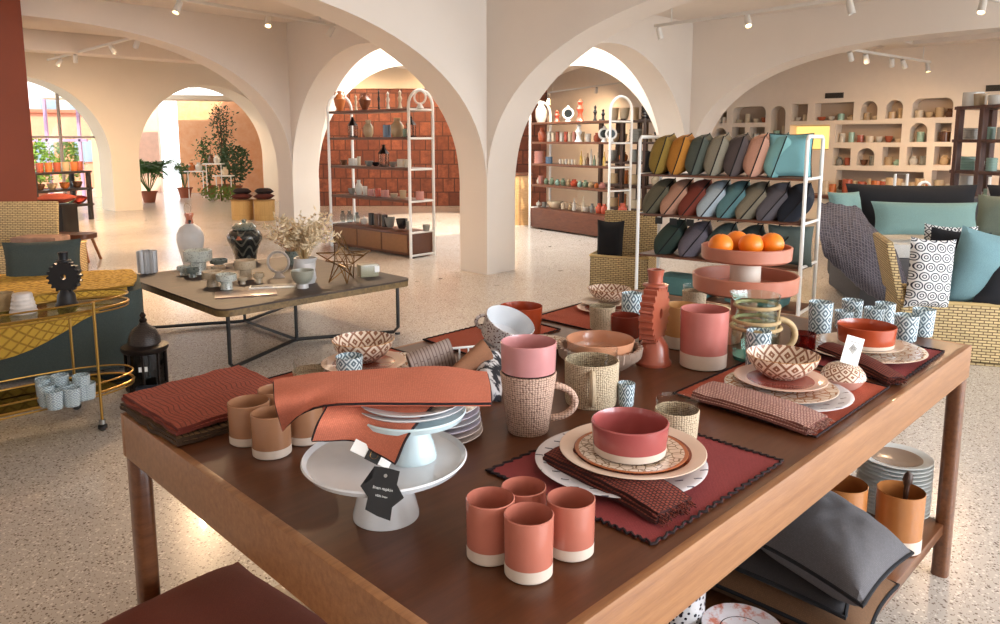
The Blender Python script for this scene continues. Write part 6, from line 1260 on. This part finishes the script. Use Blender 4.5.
leafm = plain('leaf_green', (86, 128, 62), .6, var=.4, vs=9); leafd = plain('leaf_dark', (72, 104, 62), .5, var=.4, vs=9); lime = plain('leaf_lime', (156, 196, 70), .6, var=.4, vs=5); clay = plain('clay_pot', (150, 84, 58), .8)
def plant(name, label, px, py, y, H, Rr, kind, leaf, n=260, size=.12, pot_=True, seed=0):
    p = D(px, py, y); p.z = 0; t = thing(name, label, 'plant', p); ph = 0
    if pot_: ph = .28; obj('plant_pot', lathe([(0, 0), (.13, 0), (.19, ph), (.21, ph), (.2, ph-.03), (.12, ph-.04), (0, ph-.04)], 24), clay, t)
    rnd = random.Random(seed); pts = []; b = NB()
    if kind == 'tree':
        for k in range(5):
            a = rnd.uniform(0, 6.28); tp = Vector((math.cos(a)*Rr*.5, math.sin(a)*Rr*.5, H*rnd.uniform(.75, 1))); tube(b, [(0, 0, ph-.05), (tp.x*.3, tp.y*.3, H*.4), tp], [.02, .014, .005], 6)
            for q in range(n//5): f = rnd.uniform(.3, 1); c = Vector((tp.x*f, tp.y*f, tp.z*f)); pts.append(c+Vector((rnd.gauss(0, Rr*.32), rnd.gauss(0, Rr*.32), rnd.gauss(0, .1))))
        obj('stem', b, plain('bark', (96, 70, 50), .9), t); obj('foliage', leafs(NB(), pts, size, seed, .2, .4), leaf, t)
    elif kind == 'bush':
        for q in range(n): v = Vector((rnd.gauss(0, 1), rnd.gauss(0, 1), rnd.gauss(0, 1))).normalized()*rnd.uniform(.5, 1); pts.append(Vector((v.x*Rr, v.y*Rr, ph+(H-ph)*.5+v.z*(H-ph)*.5)))
        tube(b, [(0, 0, max(0, ph-.05)), (0, 0, ph+(H-ph)*.5)], .02, 6); obj('stem', b, plain('bark', (96, 70, 50), .9), t); obj('foliage', leafs(NB(), pts, size, seed, 0, .6), leaf, t)
    elif kind == 'fronds':
        st_ = NB()
        for k in range(n):
            a = rnd.uniform(0, 6.28); s = Rr*rnd.uniform(.6, 1.1); e = Vector((math.cos(a)*s, math.sin(a)*s, ph+(H-ph)*rnd.uniform(.45, 1))); m = Vector((e.x*.4, e.y*.4, ph+(H-ph)*.75)); L_ = [Vector((0, 0, ph-.05)), m*.7, m, (m+e)*.5+Vector((0, 0, .05)), e]; tube(st_, L_, .006, 4)
            for j in range(9):
                f = .35+.65*j/9; i = min(int(f*4), 3); c = L_[i].lerp(L_[i+1], f*4-i); dd = (L_[i+1]-L_[i]).normalized(); sd = dd.cross(Vector((0, 0, 1))).normalized()
                for s2 in (-1, 1):
                    tip_ = c+(sd*s2*.75+dd*.6).normalized()*size+Vector((0, 0, -.02)); w = dd*size*.13; vs_ = [b.verts.new(q) for q in (c, (c+tip_)/2+w, tip_, (c+tip_)/2-w)]; b.faces.new(vs_)
        obj('stems', st_, leaf, t); obj('leaves', b, leaf, t)
    return t
plant('split_leaf_plant', 'large split leaf plant in a clay pot inside the second street arch', 150, 208, 18.9, 1.1, .75, 'fronds', leafm, 34, .27, seed=1)
plant('yucca_plant', 'spiky green plant in the middle of the patio', 186, 208, 20.4, .95, .35, 'fronds', leafm, 20, .14, seed=2)
plant('potted_tree', 'tall thin leafy tree against the peach patio wall', 226, 205, 21.9, 2.7, .34, 'tree', leafd, 700, .10, seed=3)
plant('potted_bush', 'dense dark bush at the foot of the tall patio tree', 236, 206, 21.2, 1.5, .48, 'bush', leafd, 520, .13, seed=4)
plant('hanging_fern', 'feathery fern crown left of the tall patio tree', 211, 205, 21.4, 1.75, .34, 'tree', leafm, 300, .12, seed=5)
plant('low_hedge', 'low bright green hedge plant at the patio edge', 222, 208, 19.3, .42, .55, 'bush', plain('hedge_green', (104, 132, 46), .7, var=.3), 420, .08, False, seed=6)
for px, lb in ((41, 'lime green round shrub outside the window, nearer the pillar'), (71, 'lime green round shrub outside the window, at the right')): plant('shrub', lb, px, 190, 20+(px-41)*.05, 1.62, .40, 'bush', lime, 700, .11, True, seed=px)
t = thing('plant_stand', 'white stepped stand with small pots in the patio', 'stand', D(212, 206, 20.3)*1); t.location.z = 0
for k, (x, z) in enumerate(((-.4, .72), (.1, .92), (.35, .6))): obj('tray', box(NB(), (x, 0, z), (.5, .3, .03), bev=.004), trimw, t); obj('leg', tube(NB(), [(x-.2, 0, 0), (x-.2, 0, z)], .015, 6), trimw, t); obj('leg', tube(NB(), [(x+.2, 0, 0), (x+.2, 0, z)], .015, 6), trimw, t)
SM = t.location
for k, (x, z, c) in enumerate(((-.5, .735, 'orange'), (-.3, .735, 'white'), (.05, .935, 'brown'), (.2, .935, 'white'), (.4, .615, 'cream'))): pot('pot', 'jar', Vector((SM.x+x, SM.y, z+.002)), .09, .22, c, c+' small pot on the white patio stand, '+ordn[k]+' from the left', 'pot')
# hanging plant under the skylight
t = thing('hanging_plant', 'sparse trailing leaves hanging from the skylight behind the arch', 'plant', (-1.2, 12.0, HC-.02)); b = NB(); st_ = NB()
rnd = random.Random(9)
for k in range(7):
    x = k*.14-.4; L_ = rnd.uniform(.25, .45); pts = [Vector((x*.3, 0, 0)), Vector((x, .02, -L_*.5)), Vector((x*1.25, .05, -L_))]; tube(st_, pts, .005, 4); leafs(b, [pts[1].lerp(pts[2], j/7) for j in range(8)], .13, k, .8, .22)
obj('stems', st_, leafd, t); obj('leaves', b, leafd, t)

# ---------------------------------------------------------------- track lights with warm lamps
warm = emit('lamp_lens', (255, 214, 150), 14.0); houses = plain('lamp_housing', (214, 208, 200), .4, var=0)
def track(name, label, P0, P1, zt, heads, ls):
    a = Vector((P0[0], P0[1], zt)); b_ = Vector((P1[0], P1[1], zt)); c = (a+b_)/2; d = b_-a; t = thing(name, label, 'light', c, math.atan2(d.y, d.x)); L_ = d.length
    obj('track_rail', box(NB(), (0, 0, 0), (L_, .04, .035), bev=.004), houses, t)
    for s in (-.4, .4): obj('ceiling_rod', tube(NB(), [(s*L_, 0, 0), (s*L_, 0, HC-zt)], .008, 6), houses, t)
    for i, (f, lit, dx, dy, e) in enumerate(heads):
        x = -L_/2+L_*f; dr = (Matrix.Rotation(-math.atan2(d.y, d.x), 3, 'Z') @ Vector((dx, dy, -.8))).normalized(); p0 = Vector((x, 0, -.09)); Mh = dr.to_track_quat('Z', 'Y').to_matrix().to_4x4()
        h = lathe([(0, -.07), (.03, -.07), (.034, -.06), (.038, .07), (.034, .072), (.030, .05)], 20); bmesh.ops.transform(h, matrix=Matrix.Translation(p0) @ Mh, verts=h.verts); o = obj('spot_head', h, houses, t)
        obj('bracket', tube(NB(), [(x, 0, -.01), (x, 0, -.09)], .007, 6), houses, o)
        ln = lathe([(0, .048), (.030, .05)], 16); bmesh.ops.transform(ln, matrix=Matrix.Translation(p0) @ Mh, verts=ln.verts); obj('lens', ln, warm if lit else plain('unlit_lens', (120, 116, 110), .2), o)
        if lit:
            w = t.matrix_basis @ p0; dd = Vector((dx, dy, -.8)).normalized(); l = light('SPOT', 'track_spot', w+dd*.08, e, (1, .68, .40), .05, target=w+dd); l.data.spot_size = math.radians(125); l.data.spot_blend = .9
def tr(px0, py0, px1, py1, z): a = G2(px0, py0, z); b_ = G2(px1, py1, z); return (a.x, a.y), (b_.x, b_.y)
def G2(px, py, z): d = ray(px, py); t_ = (z-CAMH)/d.z; return Vector((d.x*t_, d.y*t_, z))
a, b_ = tr(150, -6, 335, 25, 3.05); track('track_light', 'white ceiling track with two glowing spots in the bay behind the left arch', a, b_, 3.05, [(.12, True, -.2, -.4, 260), (.58, True, .1, -.5, 260), (.97, False, -.5, 0, 0)], 0)
a, b_ = tr(655, 26, 856, -3, 2.95); track('track_light', 'grey white ceiling track with one glowing spot above the cushion rack', a, b_, 2.95, [(.03, False, .3, .2, 0), (.52, True, .0, -.5, 60), (.98, False, .2, -.1, 0)], 0)
a, b_ = tr(48, 60, 140, 36, 3.0); track('track_light', 'ceiling track with four spots in the far left bay', a, b_, 3.0, [(.15, False, -.5, 0, 0), (.35, True, -.3, .5, 380), (.75, False, .4, 0, 0), (.97, True, -.5, .3, 380)], 0)
a, b_ = tr(848, 49, 930, 62, 2.8); track('track_light', 'ceiling track with five angled spots before the niche wall', a, b_, 2.8, [(.03, True, .5, .5, 60), (.2, True, .4, .4, 60), (.5, True, .3, .5, 60), (.65, False, .5, .3, 0), (.97, True, .1, -.2, 60)], 0)
a, b_ = tr(960, -8, 1015, 4, 2.95); track('track_light', 'ceiling track at the top right corner with one glowing spot', a, b_, 2.95, [(.4, True, -.3, -.3, 60)], 0)
a, b_ = tr(545, 93, 640, 80, 2.75); track('track_light', 'far ceiling track with small glowing spots behind the right arch', a, b_, 2.75, [(.05, True, .0, .8, 90), (.6, True, 0, .8, 90)], 0)
a, b_ = tr(190, 88, 250, 80, 2.95); track('track_light', 'short ceiling track by the patio arch with one small glowing spot', a, b_, 2.95, [(.5, True, .3, .3, 60)], 0)
# extra tracks added to brighten the dark clay wall
for x in (-3.4, -1.6): 
    track('track_light', 'added ceiling track brightening the clay tile wall, '+('left' if x < -2 else 'right')+' one', (x-.5, 16.4), (x+.5, 16.4), 3.1, [(.3, True, 0, .8, 60), (.8, True, 0, .8, 60)], 0)
